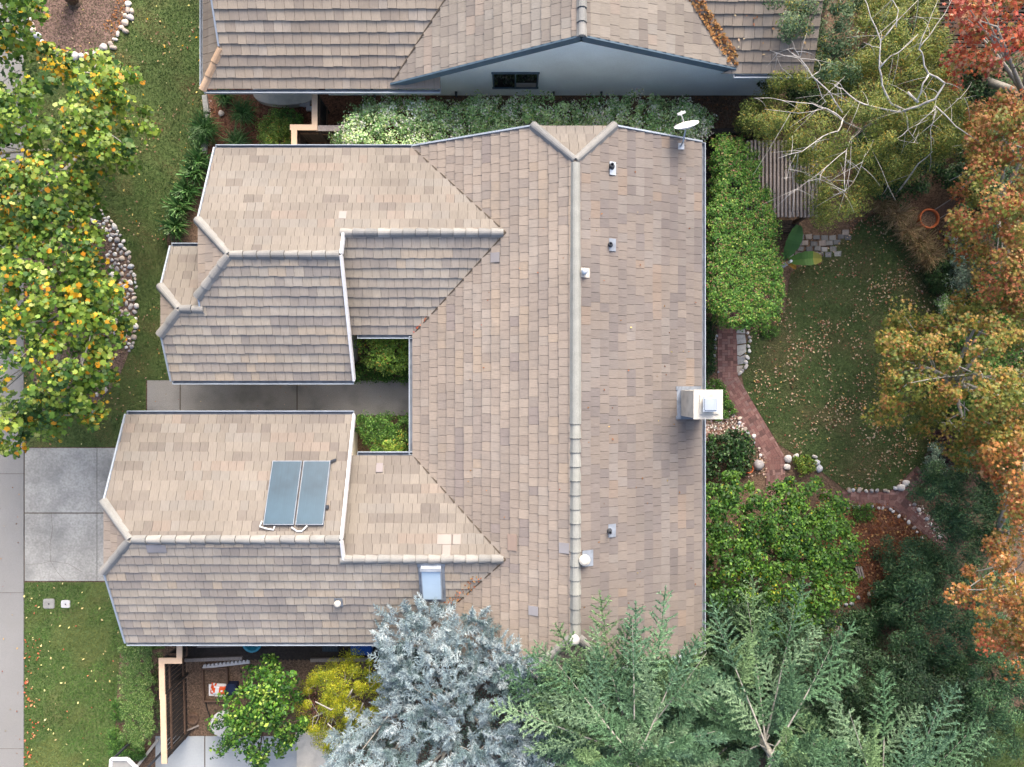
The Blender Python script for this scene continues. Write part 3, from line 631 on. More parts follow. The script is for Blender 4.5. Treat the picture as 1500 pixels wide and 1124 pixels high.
for px,py in ((668,141),(811,139),(881,138)): mb = MB(); x,y,_ = P(px,py,.35); mb.tube([(x,10.54,.35),(x,10.44,.35),(x,10.42,.2)],[.05,.04,.03],8); mb.build('wall_tap','metal_dark',nb)
# ------------------------------------------------------------------ ground, paving, beds
def sheet(name, poly, z, m, kind='structure', th=None):
    mb = MB(); poly = [(p[0],p[1]) for p in poly]; mb.prism(poly, z-(th or .003), z); o = mb.build(name, m); return setp(o, kind=kind)
mb = MB(); mb.add([(-150,-150,0),(150,-150,0),(150,150,0),(-150,150,0)],[(0,1,2,3)]); setp(mb.build('ground','soil'),kind='structure')
sheet('road', [(-32,-60),(-22.0,-60),(-22.0,60),(-32,60)], .004, 'asphalt')
LAWN_F = PP([(30,-40),(60,-40),(60,60),(100,95),(150,85),(190,40),(192,-40),(292,-40),(303,140),(300,190),(296,225),(262,300),(250,350),(262,565),(214,560),(214,612),(212,660),(30,660)])
LAWN_F = PP([(30,-40),(290,-40),(302,140),(300,190),(294,225),(255,290),(244,350),(258,440),(290,560),(214,557),(214,612),(230,655),(30,655)])
LAWN_S = PP([(36,853),(240,853),(240,950),(176,955),(170,1040),(168,1160),(36,1160)])
LAWN_B = PP([(1238,348),(1262,322),(1290,312),(1325,345),(1360,395),(1376,450),(1385,520),(1395,640),(1352,690),(1330,716),(1240,719),(1205,692),(1158,662),(1140,650),(1090,568),(1084,535),(1095,500),(1105,470),(1150,455),(1158,400),(1200,372)])
sheet('lawn', LAWN_F, .012, 'turf'); sheet('lawn', LAWN_S, .012, 'turf'); sheet('lawn', LAWN_B, .012, 'turf_dark')
sheet('lawn', PP([(1300,1085),(1420,1040),(1560,1050),(1560,1180),(1280,1180)]), .012, 'turf_dark')
def slabs(name, rects, z, m, mj, th=.09, extra=()):
    mb = MB()
    for x0,y0,x1,y1 in rects:
        a = P(x0,y0); b = P(x1,y1); g = .008
        mb.prism([(a[0]+g,b[1]+g),(b[0]-g,b[1]+g),(b[0]-g,a[1]-g),(a[0]+g,a[1]-g)], z-th, z)
    X0 = min(r[0] for r in rects); X1 = max(r[2] for r in rects); Y0 = min(r[1] for r in rects); Y1 = max(r[3] for r in rects)
    a = P(X0,Y0); b = P(X1,Y1); mb.prism([(a[0]+.02,b[1]+.02),(b[0]-.02,b[1]+.02),(b[0]-.02,a[1]-.02),(a[0]+.02,a[1]-.02)], z-th-.001, z-.012, 1)
    for pts in extra:
        for p, q in zip(pts[:-1],pts[1:]): mb.bar(P(*p,z+.0005),P(*q,z+.0005),.007,.003,1)
    return setp(mb.build(name,[m,mj]),kind='structure')
slabs('sidewalk',[(-24,y0,36,y1) for y0,y1 in ((-60,80),(80,252),(252,424),(424,596),(596,694),(694,868),(868,1096),(1096,1200))],.045,'sidewalk','joint')
slabs('driveway',[(37,656,143,751),(143,656,215,751),(37,752,143,851),(143,752,215,851)],.04,'concrete','joint',extra=[[(75,752),(77,775),(73,800),(74,822)],[(74,822),(85,840),(96,851)],[(74,822),(60,826),(38,827)],[(74,822),(100,826),(120,838)]])
slabs('path',[(216,557,264,609),(265,557,435,609),(436,557,640,609)],.035,'aggregate','joint')
slabs('patio',[(228,1078,300,1200),(301,1078,372,1200),(373,1078,438,1200)],.03,'patio','joint')
mb = MB(); a = P(438,1070,.0); b = P(500,1160,.0); mb.prism([(a[0],b[1]),(b[0],b[1]),(b[0],a[1]),(a[0],a[1])],0,.28); mb.prism([(a[0]-.02,a[1]-.12),(b[0],a[1]-.12),(b[0],a[1]+.1),(a[0]-.02,a[1]+.1)],.281,.34)
setp(mb.build('raised_planter','stucco_white'),'low grey rendered planter block under the lime-green shrub','planter')
sheet('mulch_bed',[(P(115,5)[0]+72/40*math.cos(t)*1.0,P(115,5)[1]+76/40*math.sin(t)) for t in np.linspace(0,6.283,40)[:-1]],.03,'mulch')
E2 = P(110,450); sheet('mulch_bed',[(E2[0]+2.2*math.cos(t),E2[1]+3.75*math.sin(t)) for t in np.linspace(0,6.283,48)[:-1]],.028,'mulch')
sheet('mulch_bed',PP([(303,100),(640,100),(640,225),(294,225)]),.006,'mulch_red'); sheet('mulch_bed',PP([(1195,735),(1300,738),(1345,770),(1400,830),(1290,880),(1200,890)]),.008,'mulch_red')
sheet('soil_bed',PP([(268,962),(700,962),(700,1078),(262,1078)]),.006,'soil')
# brick paths: every brick is geometry in one path mesh
BRICK = [(H(122,90,85),3),(H(130,99,93),3),(H(112,84,80),2),(H(138,110,104),2),(H(100,76,73),1),(H(126,102,98),1)]
def brick_path(name, cl_px, wpx, ang=None, z=.03):
    A = [Vector(P(*p)) for p in cl_px]; hw = wpx/40/2; mb = MB()
    for i,(a,b) in enumerate(zip(A[:-1],A[1:])):
        d = (b-a).normalized(); s = Vector((-d.y,d.x,0))
        def miter(j):
            if 0 < j < len(A)-1:
                d0 = (A[j]-A[j-1]).normalized(); d1 = (A[j+1]-A[j]).normalized(); n0 = Vector((-d0.y,d0.x,0)); n1 = Vector((-d1.y,d1.x,0)); mm = (n0+n1).normalized(); return mm/max(.4,mm.dot(s))
            return s
        m0, m1 = miter(i), miter(i+1); q = [a-m0*hw, b-m1*hw, b+m1*hw, a+m0*hw]
        uv = [((p-a).dot(d),(p-a).dot(s)) for p in q]; L = (b-a).length; bw, bl = .098, .198; cell = bl+.004
        mb.prism([(p.x,p.y) for p in q], -.02, z-.012, 1)
        nu = int(L/cell)+3
        for iu in range(-2,nu):
            for iv in range(-3,4):
                for k in range(2):
                    if (iu+iv)%2: u0,u1,v0,v1 = iu*cell,iu*cell+bl,iv*cell+k*(bw+.004),iv*cell+k*(bw+.004)+bw
                    else: u0,u1,v0,v1 = iu*cell+k*(bw+.004),iu*cell+k*(bw+.004)+bw,iv*cell,iv*cell+bl
                    pl = clip_rect(uv,u0+.003,u1-.003,v0+.003,v1-.003)
                    if len(pl)<3 or parea(pl)<.0008: continue
                    c = random.choices([c for c,_ in BRICK],[x for _,x in BRICK])[0]; g = random.gauss(1,.07); zz = z+random.uniform(-.003,.003)
                    n0 = len(mb.t); mb.prism([((a+d*x+s*y).x,(a+d*x+s*y).y) for x,y in pl], -.01, zz, 0, tuple(min(.8,max(.01,x*g)) for x in c))
    return setp(mb.build(name,['brick','mortar']),kind='structure')
brick_path('brick_path',[(1065,440),(1066,556),(1134,672),(1138,740)],29)
brick_path('brick_path',[(1205,731),(1312,733),(1395,802)],23); brick_path('brick_path',[(1308,730),(1350,690)],20,z=.026)
# ------------------------------------------------------------------ rocks (each a thing)
ROCKM = []
for k in range(8):
    bm = bmesh.new(); bmesh.ops.create_icosphere(bm, subdivisions=2, radius=.5); r = random.Random(k); ph = [r.random()*6 for _ in range(6)]
    for v in bm.verts:
        c = v.co.normalized(); f = 1+.13*math.sin(3*c.x+ph[0])+.1*math.sin(4*c.y+ph[1])+.08*math.sin(5*c.z+ph[2]+2*c.x); v.co = c*f*.5; v.co.z *= .62; v.co.y *= .8+.05*k%.2
    for f in bm.faces: f.smooth = True
    me = bpy.data.meshes.new('rock'); bm.to_mesh(me); bm.free(); me.materials.append(MATS['rock']); ROCKM.append(me)
    at = me.attributes.new('tint','FLOAT_COLOR','POINT'); c = [H(190,186,182),H(206,203,200),H(170,166,166),H(150,148,150),H(196,184,170),H(214,212,208),H(160,150,142),H(182,186,192)][k]
    at.data.foreach_set('color',[x for _ in me.vertices for x in (*c,1)])
def rock(x, y, s, label, group, z=.02, name='rock', sq=1.0, mesh=None):
    o = bpy.data.objects.new(name, ROCKM[random.randrange(8) if mesh is None else mesh]); COL.objects.link(o); o.location = (x,y,z+s*.12); o.scale = (s*random.uniform(.85,1.2),s*random.uniform(.7,1.0),s*sq*random.uniform(.7,1)); o.rotation_euler = (random.uniform(-.2,.2),random.uniform(-.2,.2),random.random()*6.28)
    return setp(o,label,'rock',group)
c = P(115,5)
for t in np.arange(-4.2,.9,.123):
    for rr in ((1.86,),(1.86,2.0))[random.random()<.25]:
        rock(c[0]+rr*math.cos(t)+random.gauss(0,.02), c[1]+rr*1.06*math.sin(t)+random.gauss(0,.02), random.uniform(.2,.32),'rounded blue-grey or white stone edging the round mulch bed at the trunk','stones round the mulch bed')
pts = []
for _ in range(9000):
    t = random.uniform(-.45,1.25); rr = random.uniform(.66,1.0) if t < .75 else random.uniform(.84,1)
    x = E2[0]+2.3*rr*math.cos(t); y = E2[1]+3.9*rr*math.sin(t); s = random.choice((.13,.16,.19,.22,.26))
    if all((x-a)**2+(y-b)**2 > ((s+q)*.46)**2 for a,b,q in pts): pts.append((x,y,s))
    if len(pts) > 175: break
for x,y,s in pts: rock(x,y,s,'pale lilac-white river stone in the curved stone band at the edge of the front lawn','river stones in the curved band')
for px,py,s in ((148,565,.2),(155,572,.24),(143,578,.18),(138,603,.22),(146,600,.2),(132,608,.18),(160,560,.16)): x,y,_ = P(px,py); rock(x,y,s,'pink-grey stone at the lower edge of the leafy street tree','stones below the street tree')
def rock_line(poly, step, smin, smax, label, group, jit=.03):
    A = PP(poly)
    for a,b in zip(A[:-1],A[1:]):
        L = math.dist(a,b); n = max(1,int(L/step))
        for i in range(n):
            t = (i+random.random()*.4)/n; rock(a[0]+(b[0]-a[0])*t+random.gauss(0,jit), a[1]+(b[1]-a[1])*t+random.gauss(0,jit), random.uniform(smin,smax), label, group)
rock_line([(1092,478),(1098,500),(1092,535),(1080,552)],.17,.14,.2,'cream cobble edging the flagstones beside the upper brick path','cobbles edging the flagstones',.015)
rock_line([(1047,490),(1046,560)],.16,.08,.15,'small white pebble along the house side of the upper brick path','pebbles on the house side of the path',.06)
rock_line([(1080,612),(1100,640),(1118,672)],.2,.1,.2,'pale stone along the left edge of the slanting brick path','stones left of the slanting path',.05)
rock_line([(1240,718),(1300,719),(1322,712)],.2,.13,.2,'pale stone in the row between back lawn and lower brick path','stones between lawn and lower path',.015)
rock_line([(1215,742),(1300,744),(1330,765),(1352,790)],.2,.1,.17,'small grey stone edging the leaf mulch below the lower brick path','stones edging the leaf mulch',.02)
rock_line([(1335,735),(1350,752),(1365,775),(1385,795)],.22,.12,.22,'whitish stone on the shrub side of the lower brick path','stones on the shrub side of the path',.06)
rock_line([(1200,890),(1235,885),(1280,868),(1300,850)],.26,.12,.24,'pale stone at the lower rim of the leaf mulch bed','stones at the rim of the mulch bed',.04)
for px,py,s,l in ((1153,672,.36,'largest flat white stone at the end of the brick path'),(1165,668,.24,'whitish stone right of the largest flat stone at the path end'),(1152,684,.3,'white stone just below the largest flat stone at the path end'),(1195,678,.34,'smooth white stone right of the small round border shrub'),(1193,669,.2,'small stone above the smooth white stone by the border shrub'),(1199,686,.3,'broad pale stone lowest beside the small round border shrub'),(1318,714,.34,'blue-green flat boulder at the fork of the lower brick path'),(1326,708,.28,'smaller blue-green boulder at the fork of the lower brick path'),(1388,347,.3,'grey boulder right of the tan ornamental grass'),(1395,352,.36,'pale grey boulder beside the blue-grey garden shrub')): x,y,_ = P(px,py); rock(x,y,s,l,'garden boulders',mesh=random.choice((0,1,5,7)))
x,y,_ = P(1110,681); rock(x,y,.55,'big rough grey boulder beside the terracotta pot under the eaves','garden boulders',mesh=3)
x,y,_ = P(325,167); rock(x,y,.3,'cream boulder among the strappy plants by the neighbour\'s bed','garden boulders',mesh=4)
# pebble bed (uncountable)
def pebbles(poly, n, smin, smax, cols, name, z=.02):
    p = sample_poly(PP(poly), n); s = RG.uniform(smin,smax,n); nrm = RG.normal(size=(n,3))*.3+np.array([0,0,1.]); V,k = leaves(np.c_[p,np.full(n,z)+RG.random(n)*.03],nrm,s,None,'star'); return setp(np_mesh(name,V,k,pick(cols,n),'rock'),kind='stuff')
pebbles([(1032,606),(1075,602),(1090,622),(1085,640),(1034,648)],520,.05,.11,[(H(206,196,184),3),(H(176,150,136),2),(H(150,118,104),2),(H(222,218,210),1)],'pebbles')
pebbles([(1028,560),(1050,560),(1044,610),(1028,610)],60,.04,.08,[(H(196,186,174),1)],'pebbles'); pebbles([(1090,640),(1120,668),(1125,700),(1090,700)],160,.05,.1,[(H(186,166,150),2),(H(150,118,100),2)],'pebbles')
pebbles([(1330,738),(1350,740),(1392,792),(1375,800)],120,.05,.1,[(H(190,180,170),2),(H(140,120,104),1)],'pebbles')
pebbles([(303,146),(303,215),(312,215),(312,146)],120,.04,.08,[(H(170,130,110),1),(H(190,180,170),1)],'pebbles')
# flagstones
FL = [H(150,152,152),H(168,168,164),H(138,140,142),H(158,150,142)]
def flag(pts, label, group, k):
    A = PP(pts); cx = sum(p[0] for p in A)/len(A); cy = sum(p[1] for p in A)/len(A); mb = MB(); mb.prism([(cx+(p[0]-cx)*.95,cy+(p[1]-cy)*.95) for p in A],-.02,.035,0,FL[k%4]); setp(mb.build('flagstone','rock',loc=(cx,cy,0)),label,'flagstone',group)
for k,(q,l) in enumerate((([(1078,490),(1091,490),(1093,503),(1079,505)],'tall upper flagstone beside the upper brick path, inside the cobble edge'),([(1079,506),(1093,504),(1093,516),(1084,522),(1079,520)],'middle grey flagstone beside the upper brick path'),([(1079,521),(1084,523),(1093,518),(1090,533),(1080,535)],'lighter flagstone under the middle one by the brick path'),([(1079,536),(1089,535),(1083,548),(1079,546)],'smallest, lowest flagstone at the bend of the brick path'),([(1078,478),(1089,474),(1092,489),(1078,489)],'topmost flagstone close under the ivy mound'))): flag(q,l,'flagstones by the brick path',k)
import itertools
rr = random.Random(5); k = 0
for gy in range(6):
    for gx in range(9):
        x0 = 1152+gx*11.5+(gy%2)*5+rr.uniform(-1,1); y0 = 370-gy*8.5+rr.uniform(-1,1)
        if not (1150 < x0 < 1258 and y0 > 325) or (y0 < 345-(x0-1150)*.1) or (x0 > 1225 and y0 > 352) or (x0>1240 and y0>340): continue
        w, h = rr.uniform(8,11), rr.uniform(6,8); mb = MB(); q = PP([(x0+rr.uniform(-1,1),y0),(x0+w,y0+rr.uniform(-1,1)),(x0+w+rr.uniform(-1,1),y0+h),(x0,y0+h)]); mb.prism([(p[0],p[1]) for p in q],-.02,.03+rr.random()*.01,0,(lambda g: tuple(c*g for c in FL[rr.randrange(4)]))(rr.uniform(.35,.7))); k += 1
        setp(mb.build('paving_stone','rock',loc=q[0]),'small worn paving stone in the patch below the slatted pergola','paving stone','worn paving stones below the pergola')
# ------------------------------------------------------------------ fences, pergolas, decks
def cap_rail(mb, a, b, w=.19, h=.05, mi=0): mb.bar(a,b,w,h,mi)
def fence(name, label, runs, posts, hz, cat='fence', slat=.12, gap=.02, rail_m='wood_tan', board_m='wood_dark', lower=None):
    x0 = runs[0][0]; root = thing(name,label,cat,(x0[0],x0[1],0))
    mb = MB()
    for i,(a,b) in enumerate(runs):
        d = Vector((b[0]-a[0],b[1]-a[1],0)).normalized(); e = .095 if i else -.0
        mb.bar(Vector((a[0],a[1],hz+.001*i))-d*.095,Vector((b[0],b[1],hz+.001*i))+d*.095,.19,.05)
    mb.build('cap_rail',rail_m,root)
    for x,y in posts: mb = MB(); mb.box((x,y,(hz-.03)/2),(.09,.09,hz-.03)); mb.build('post','wood_dark',root)
    for a,b in runs:
        mb = MB(); L = math.dist(a,b); d = Vector((b[0]-a[0],b[1]-a[1],0)).normalized(); k = 0.05
        while k < L-.04:
            c = Vector((a[0],a[1],0))+d*(k+slat/2); mb.box((c.x,c.y,hz*.5-.0),(slat if abs(d.x)>.5 else .022, slat if abs(d.y)>.5 else .022, hz-.16)); k += slat+gap
        mb.build('slat_panel',board_m,root)
        s = Vector((-d.y,d.x,0))*.04; s = s if (s.x*-a[0]+s.y*-a[1]) > 0 else -s
        for zz in (.35,hz-.45): mb = MB(); mb.bar(Vector((a[0],a[1],zz))+s,Vector((b[0],b[1],zz))+s,.04,.09); mb.build('rail','wood_brown',root)
    return root
q = lambda x,y,z=1.8: P(x,y,z)[:2]
fence('fence','tan-capped dark slat fence stepping round the side yard at the clipped hedge',[(q(263,940),q(263,968)),(q(263,968),q(237,968)),(q(237,968),q(238,1020)),(q(241,1020,1.7),q(243,1112,1.7))],[q(237,968),q(239,1018),q(243,1108),q(263,960)],1.8,gap=.035)
fence('fence','tan-capped brown gate fence between the two houses near the neighbour\'s wall',[(q(461,132),q(461,184)),(q(429,187),q(461,187)),(q(431,187),q(431,216))],[q(461,136),q(461,184),q(431,187)],1.8,gap=.01)
fence('fence','short brown fence half hidden under the variegated hedge end',[(q(466,187),q(500,187))],[q(498,187)],1.72,rail_m='wood_grey',gap=.01)
a = P(180,1140,0); root = thing('awning','white-rimmed grey awning corner in the lower-left corner below the hedge','awning',(a[0],a[1],0)); AW = PP([(163,1112),(187,1112),(207,1132),(207,1185),(158,1185)],1.5)
mb = MB()
for s,e in zip(AW,AW[1:]+AW[:1]): mb.bar(s,e,.10,.06)
mb.build('rim','white_paint',root); mb = MB(); mb.prism([(p[0],p[1]) for p in AW],1.46,1.475); mb.build('panel','grey_plastic',root)
for s in (AW[0],AW[2]): mb = MB(); mb.box((s[0],s[1]-.05,.73),(.06,.06,1.44)); mb.build('post','metal_dark',root)
mb = MB(); mb.bar(P(200,1124,.05),P(232,1083,.05),.09,.1); setp(mb.build('kerb_strip','stucco_white'),kind='structure')
# slatted pergola in the back garden
x0,y1,_ = P(1092,206,2.4); x1,y0,_ = P(1204,318,2.4); root = thing('pergola','weathered grey slatted pergola between the ivy mound and the white-barked birch','pergola',((x0+x1)/2,(y0+y1)/2,0))
ns = 20
for k in range(ns):
    x = x0+(x1-x0)*(k+.5)/ns; mb = MB(); mb.box((x,(y0+y1)/2+random.uniform(-.02,.02),2.4),(.065,y1-y0,.09)); mb.t = [(1,1,1)]*8; mb.build('slat','wood_grey',root)
for yy in (y0+.25,(y0+y1)/2+.6,y1-.3): mb = MB(); mb.bar((x0-.9,yy,2.28),(x1+.1,yy,2.28),.09,.14); mb.build('beam','wood_brown',root)
for xx in (x0-.6,x1-.15):
    for yy in (y0+.25,y1-.3): mb = MB(); mb.box((xx,yy,1.1),(.12,.12,2.2)); mb.build('post','wood_brown',root)
mb = MB(); a = P(1128,322,.5); b = P(1170,338,.5); mb.prism([(a[0],b[1]),(b[0],b[1]),(b[0],a[1]),(a[0],a[1])],0,.42); 
for k in range(3): mb.box(((a[0]+b[0])/2,a[1]-.1-.14*k,.45),(b[0]-a[0]+.06,.125,.04))
setp(mb.build('bench','wood_dark'),'dark low wooden bench at the lower end of the slatted pergola','bench')
# dark timber deck beside the eaves
mb = MB(); a = P(1030,205,.2); b = P(1110,298,.2); n = 22
for k in range(n): yy = b[1]+(a[1]-b[1])*(k+.5)/n; mb.box(((a[0]+b[0])/2,yy,.16),(b[0]-a[0],(a[1]-b[1])/n-.012,.04))
mb.prism([(a[0]+.03,b[1]+.03),(b[0]-.03,b[1]+.03),(b[0]-.03,a[1]-.03),(a[0]+.03,a[1]-.03)],0,.13); setp(mb.build('deck','wood_dark'),'dark timber deck in the shade under the eaves beside the ivy','deck')
mb = MB(); a = P(1031,236,.9); mb.bar(P(1030,237,1.0),P(1050,235,1.0),.16,.05); mb.bar(P(1031,237,.5),P(1050,235,.5),.05,.9); setp(mb.build('rail','wood_brown'),'short brown handrail over the dark deck under the eaves','handrail')
fence('fence','dark wooden fence panel crossing behind the ivy at the hedge end',[(P(1043,190,1.5)[:2],P(1150,186,1.5)[:2])],[P(1046,190,1.5)[:2],P(1110,188,1.5)[:2]],1.3,rail_m='wood_dark')
# second arbour, top right
x0,y1,_ = P(1368,-30,2.3); x1,y0,_ = P(1520,72,2.3); root = thing('pergola','dark slatted arbour under the red leaves in the upper right corner','pergola',((x0+x1)/2,(y0+y1)/2,0))
for k in range(18): yy = y0+(y1-y0)*(k+.5)/18; mb = MB(); mb.box(((x0+x1)/2,yy,2.35),(x1-x0,.07,.09)); mb.build('slat','wood_dark',root)
for xx in (x0+.3,x1-.4): mb = MB(); mb.bar((xx,y0,2.22),(xx,y1,2.22),.09,.15); mb.build('beam','wood_dark',root)
for xx in (x0+.3,x1-.4):
    for yy in (y0+.2,y1-.2): mb = MB(); mb.box((xx,yy,1.07),(.12,.12,2.14)); mb.build('post','wood_dark',root)
# side-yard deck under the garage eave, timber edge
mb = MB(); a = P(282,944,.12); b = P(660,966,.12); n = 60
for k in range(n): xx = a[0]+(b[0]-a[0])*(k+.5)/n; mb.bar((xx-.25,b[1],.14),(xx+.25,a[1]+.4,.14),(b[0]-a[0])/n-.012,.04)
setp(mb.build('deck','wood_dark'),'long dark boarded deck tucked under the garage eave in the side yard','deck')
for i,(p0,p1,l) in enumerate((((271,967),(355,964),'grey timber edging the left end of the side-yard deck'),((455,967),(545,966),'grey timber edging the side-yard deck near the blue bin'),((289,946),(365,944),'thin timber nearest the garage wall on the side-yard deck'))):
    mb = MB(); mb.bar(P(*p0,.2),P(*p1,.2),.12,.1); setp(mb.build('timber','wood_grey',loc=P(*p0,.2)),l,'timber','timbers along the side-yard deck')
# ------------------------------------------------------------------ small things
def utility_lid(px,py,w,l,label,c):
    x,y,_ = P(px,py); root = thing('utility_box',label,'utility box',(x,y,0)); mb = MB()
    n = 8; pts = []
    for k in range(24):
        an = 2*math.pi*k/24; cx = abs(math.cos(an))**.35*math.copysign(1,math.cos(an)); sy = abs(math.sin(an))**.35*math.copysign(1,math.sin(an)); pts.append((x+w/2*cx,y+l/2*sy))
    mb.prism(pts,-.05,.045); mb.build('rim',c,root); mb = MB(); mb.prism([(x+(p[0]-x)*.86,y+(p[1]-y)*.86) for p in pts],.0,.053)
    for k in range(5): mb.bar((x-w*.25,y-l*.25+l*.12*k,.0535),(x+w*.1,y-l*.25+l*.12*k,.0535),.012,.004)
    mb.build('lid',c,root); mb = MB(); mb.box((x+w*.02,y-l*.02,.0555),(.045,.045,.006)); mb.build('key_hole','black',root)
utility_lid(72.5,884,.42,.36,'larger grey utility box lid set in the small front lawn','grey_plastic'); utility_lid(97,884.5,.33,.28,'smaller white utility box lid in the small front lawn','white_plastic')
def pot(px,py,r,h,label,m='terracotta'):
    x,y,_ = P(px,py,h); root = thing('plant_pot',label,'plant pot',(x,y,0)); mb = MB(); mb.lathe((x,y,0),[(0,.0),(r*.68,0),(r*.94,h*.8),(r,h*.82),(r,h),(r*.86,h),(r*.82,h*.8)],28); mb.build('pot',m,root,smooth=False); mb = MB(); mb.lathe((x,y,0),[(r*.83,h*.78),(0,h*.8)],24); mb.build('potting_soil','soil',root); return x,y
x,y = pot(1362,320,.36,.5,'wide round terracotta pot of dry leaves beside the tan ornamental grass'); LP_ = (x,y,.42)
pot(1097,687,.17,.3,'small orange pot under the eaves beside the grey boulder')
a = Vector(P(1369,316,.35)); b = Vector(P(1413,288,.75)); mb = MB(); mb.bar(a,b,.34,.04); sd = (b-a).normalized().cross(Vector((0,0,1))).normalized()
for s in (-1,1): mb.bar(a+sd*s*.18+Vector((0,0,.03)),b+sd*s*.18+Vector((0,0,.03)),.025,.1,1)
setp(mb.build('plank_trough',['wood_brown','wood_grey'],loc=tuple(a)),'brown timber trough leaning on the wide terracotta pot','trough')
# side yard: bag, raised bed frame, scalloped edging, saucer, stick, hose, table, bins, teal tub
x,y,_ = P(320,1011,.1); root = thing('soil_bag','orange and white bag lying on the bare soil of the side yard','bag',(x,y,0)); mb = MB(); bm_v = []
nx, ny = 9, 7
for i in range(nx+1):
    for j in range(ny+1):
        u = i/nx-.5; v = j/ny-.5; bm_v.append((x+u*.62+v*.06, y-.05*u+v*.42, .03+.13*(1-(2*u)**4)*(1-(2*v)**4)+.012*math.sin(9*u+5*v)))
mb.add(bm_v,[(i*(ny+1)+j,(i+1)*(ny+1)+j,(i+1)*(ny+1)+j+1,i*(ny+1)+j+1) for i in range(nx) for j in range(ny)],0)
for fi,f in enumerate(mb.f):
    i,j = divmod(fi,ny); mb.mi[fi] = 1 if ((i in (0,1,2) and j > 0 and (i+j)%4!=3) or (i in (5,6,7) and 0<j<6 and not (i==6 and j in (3,)))) else (2 if i >= 8 else 0)
mb.build('bag_body',['bag_white','orange_print','navy'],root,smooth=False)
mb = MB()
for i in range(3): mb.box((x-.28+.22*i,y-.03-.02*i,.025),(.2,.42,.02))
mb.build('bag_back','bag_white',root)
x,y,_ = P(341,1008,.15); mb = MB(); mb.box((x,y,.14),(.34,.4,.28),taper=.9); mb.lathe((x,y,.28),[(.2,0),(.21,.03),(.17,.03),(.16,-.05),(0,-.05)],16); setp(mb.build('bucket','navy',loc=(x,y,0)),'dark navy tub tucked beside the orange and white bag','tub')
mb = MB(); C4 = PP([(297,980),(333,978),(334,1026),(299,1027)],.1)
for s,e in zip(C4,C4[1:]+C4[:1]): mb.bar(s,e,.05,.14)
setp(mb.build('raised_bed','wood_brown',loc=C4[0]),'thin timber raised-bed frame around the bag in the side yard','raised bed')
root = thing('edging','white scalloped garden edging strip lying in the side yard','edging',P(297,976)); mb = MB(); A,B = Vector(P(297,976,.1)),Vector(P(366,968,.1)); d = (B-A); n = 12
mb.bar(A+Vector((0,-.06,0)),B+Vector((0,-.06,0)),.07,.05)
for k in range(n): pq = A+d*((k+.5)/n); mb.lathe(tuple(pq),[(0,.03),(.055,.02),(.06,-.05)],8)
mb.build('scallop_strip','white_plastic',root)
x,y,_ = P(283,1053,.05); mb = MB(); mb.lathe((x,y,0),[(.0,.05),(.1,.05),(.12,.1),(.2,.1),(.22,.05),(.22,0)],22); setp(mb.build('stepping_stone','wood_brown',loc=(x,y,0)),'round brown disc on the bare soil below the raised-bed frame','disc')
mb = MB(); mb.bar(P(265,1074,.15),P(291,1063,.1),.05,.04); setp(mb.build('stake','wood_grey',loc=P(265,1074,.1)),'pale wooden stake lying across the corner of the side-yard fence','stake')
mb = MB(); pts = [P(296,975,.03),P(297,1000,.03),P(299,1020,.03),P(304,1040,.03),P(308,1052,.03)]; mb.tube(pts,.018,6); setp(mb.build('hose','hose',loc=pts[0]),'thin black hose curving along the raised-bed frame','hose')
x,y,_ = P(327,1062,.7); root = thing('garden_table','round white garden table half under the citrus tree','table',(x,y,0)); mb = MB(); mb.lathe((x,y,0),[(0,.70),(.44,.70),(.47,.68),(.47,.65),(.44,.64),(0,.64)],30); mb.build('tabletop','white_plastic',root)
for k in range(4): an = .7+k*1.571; mb = MB(); mb.tube([(x+.3*math.cos(an),y+.3*math.sin(an),.66),(x+.36*math.cos(an),y+.36*math.sin(an),0)],.022,8); mb.build('leg','white_plastic',root)
def bin_(px,py,w,l,h,m,label):
    x,y,_ = P(px,py,h); root = thing('wheelie_bin',label,'bin',(x,y,0)); mb = MB(); mb.box((x,y,h/2+.03),(w*.85,l*.85,h-.06),taper=1.12); mb.build('body',m,root); mb = MB(); mb.box((x,y,h+.01),(w*1.04,l*1.04,.05),taper=.95)
    for k in range(5): mb.box((x-w*.4+w*.2*k,y,h+.04),(.03,l*.8,.015))
    mb.build('lid',m,root)
    for s in (-1,1): mb = MB(); mb.tube([(x+s*w*.38-.03,y+l*.4,.1),(x+s*w*.38+.03,y+l*.4,.1)],.1,14); mb.build('wheel','black',root)
bin_(529,949,.72,.5,.95,'blue_plastic','bright blue bin under the garage eave beside the silver-blue tree'); bin_(484,946,.55,.4,.9,'dark_plastic','dark blue-grey bin under the garage eave left of the bright blue bin')
x,y,_ = P(371,944,.3); mb = MB(); mb.lathe((x,y+.1,.15),[(0,.0),(.22,.0),(.32,.28),(.36,.28),(.34,.32),(.28,.30),(.2,.06),(0,.05)],20); setp(mb.build('tub','teal',loc=(x,y,0)),'teal plastic tub peeping out from under the garage eave','tub')
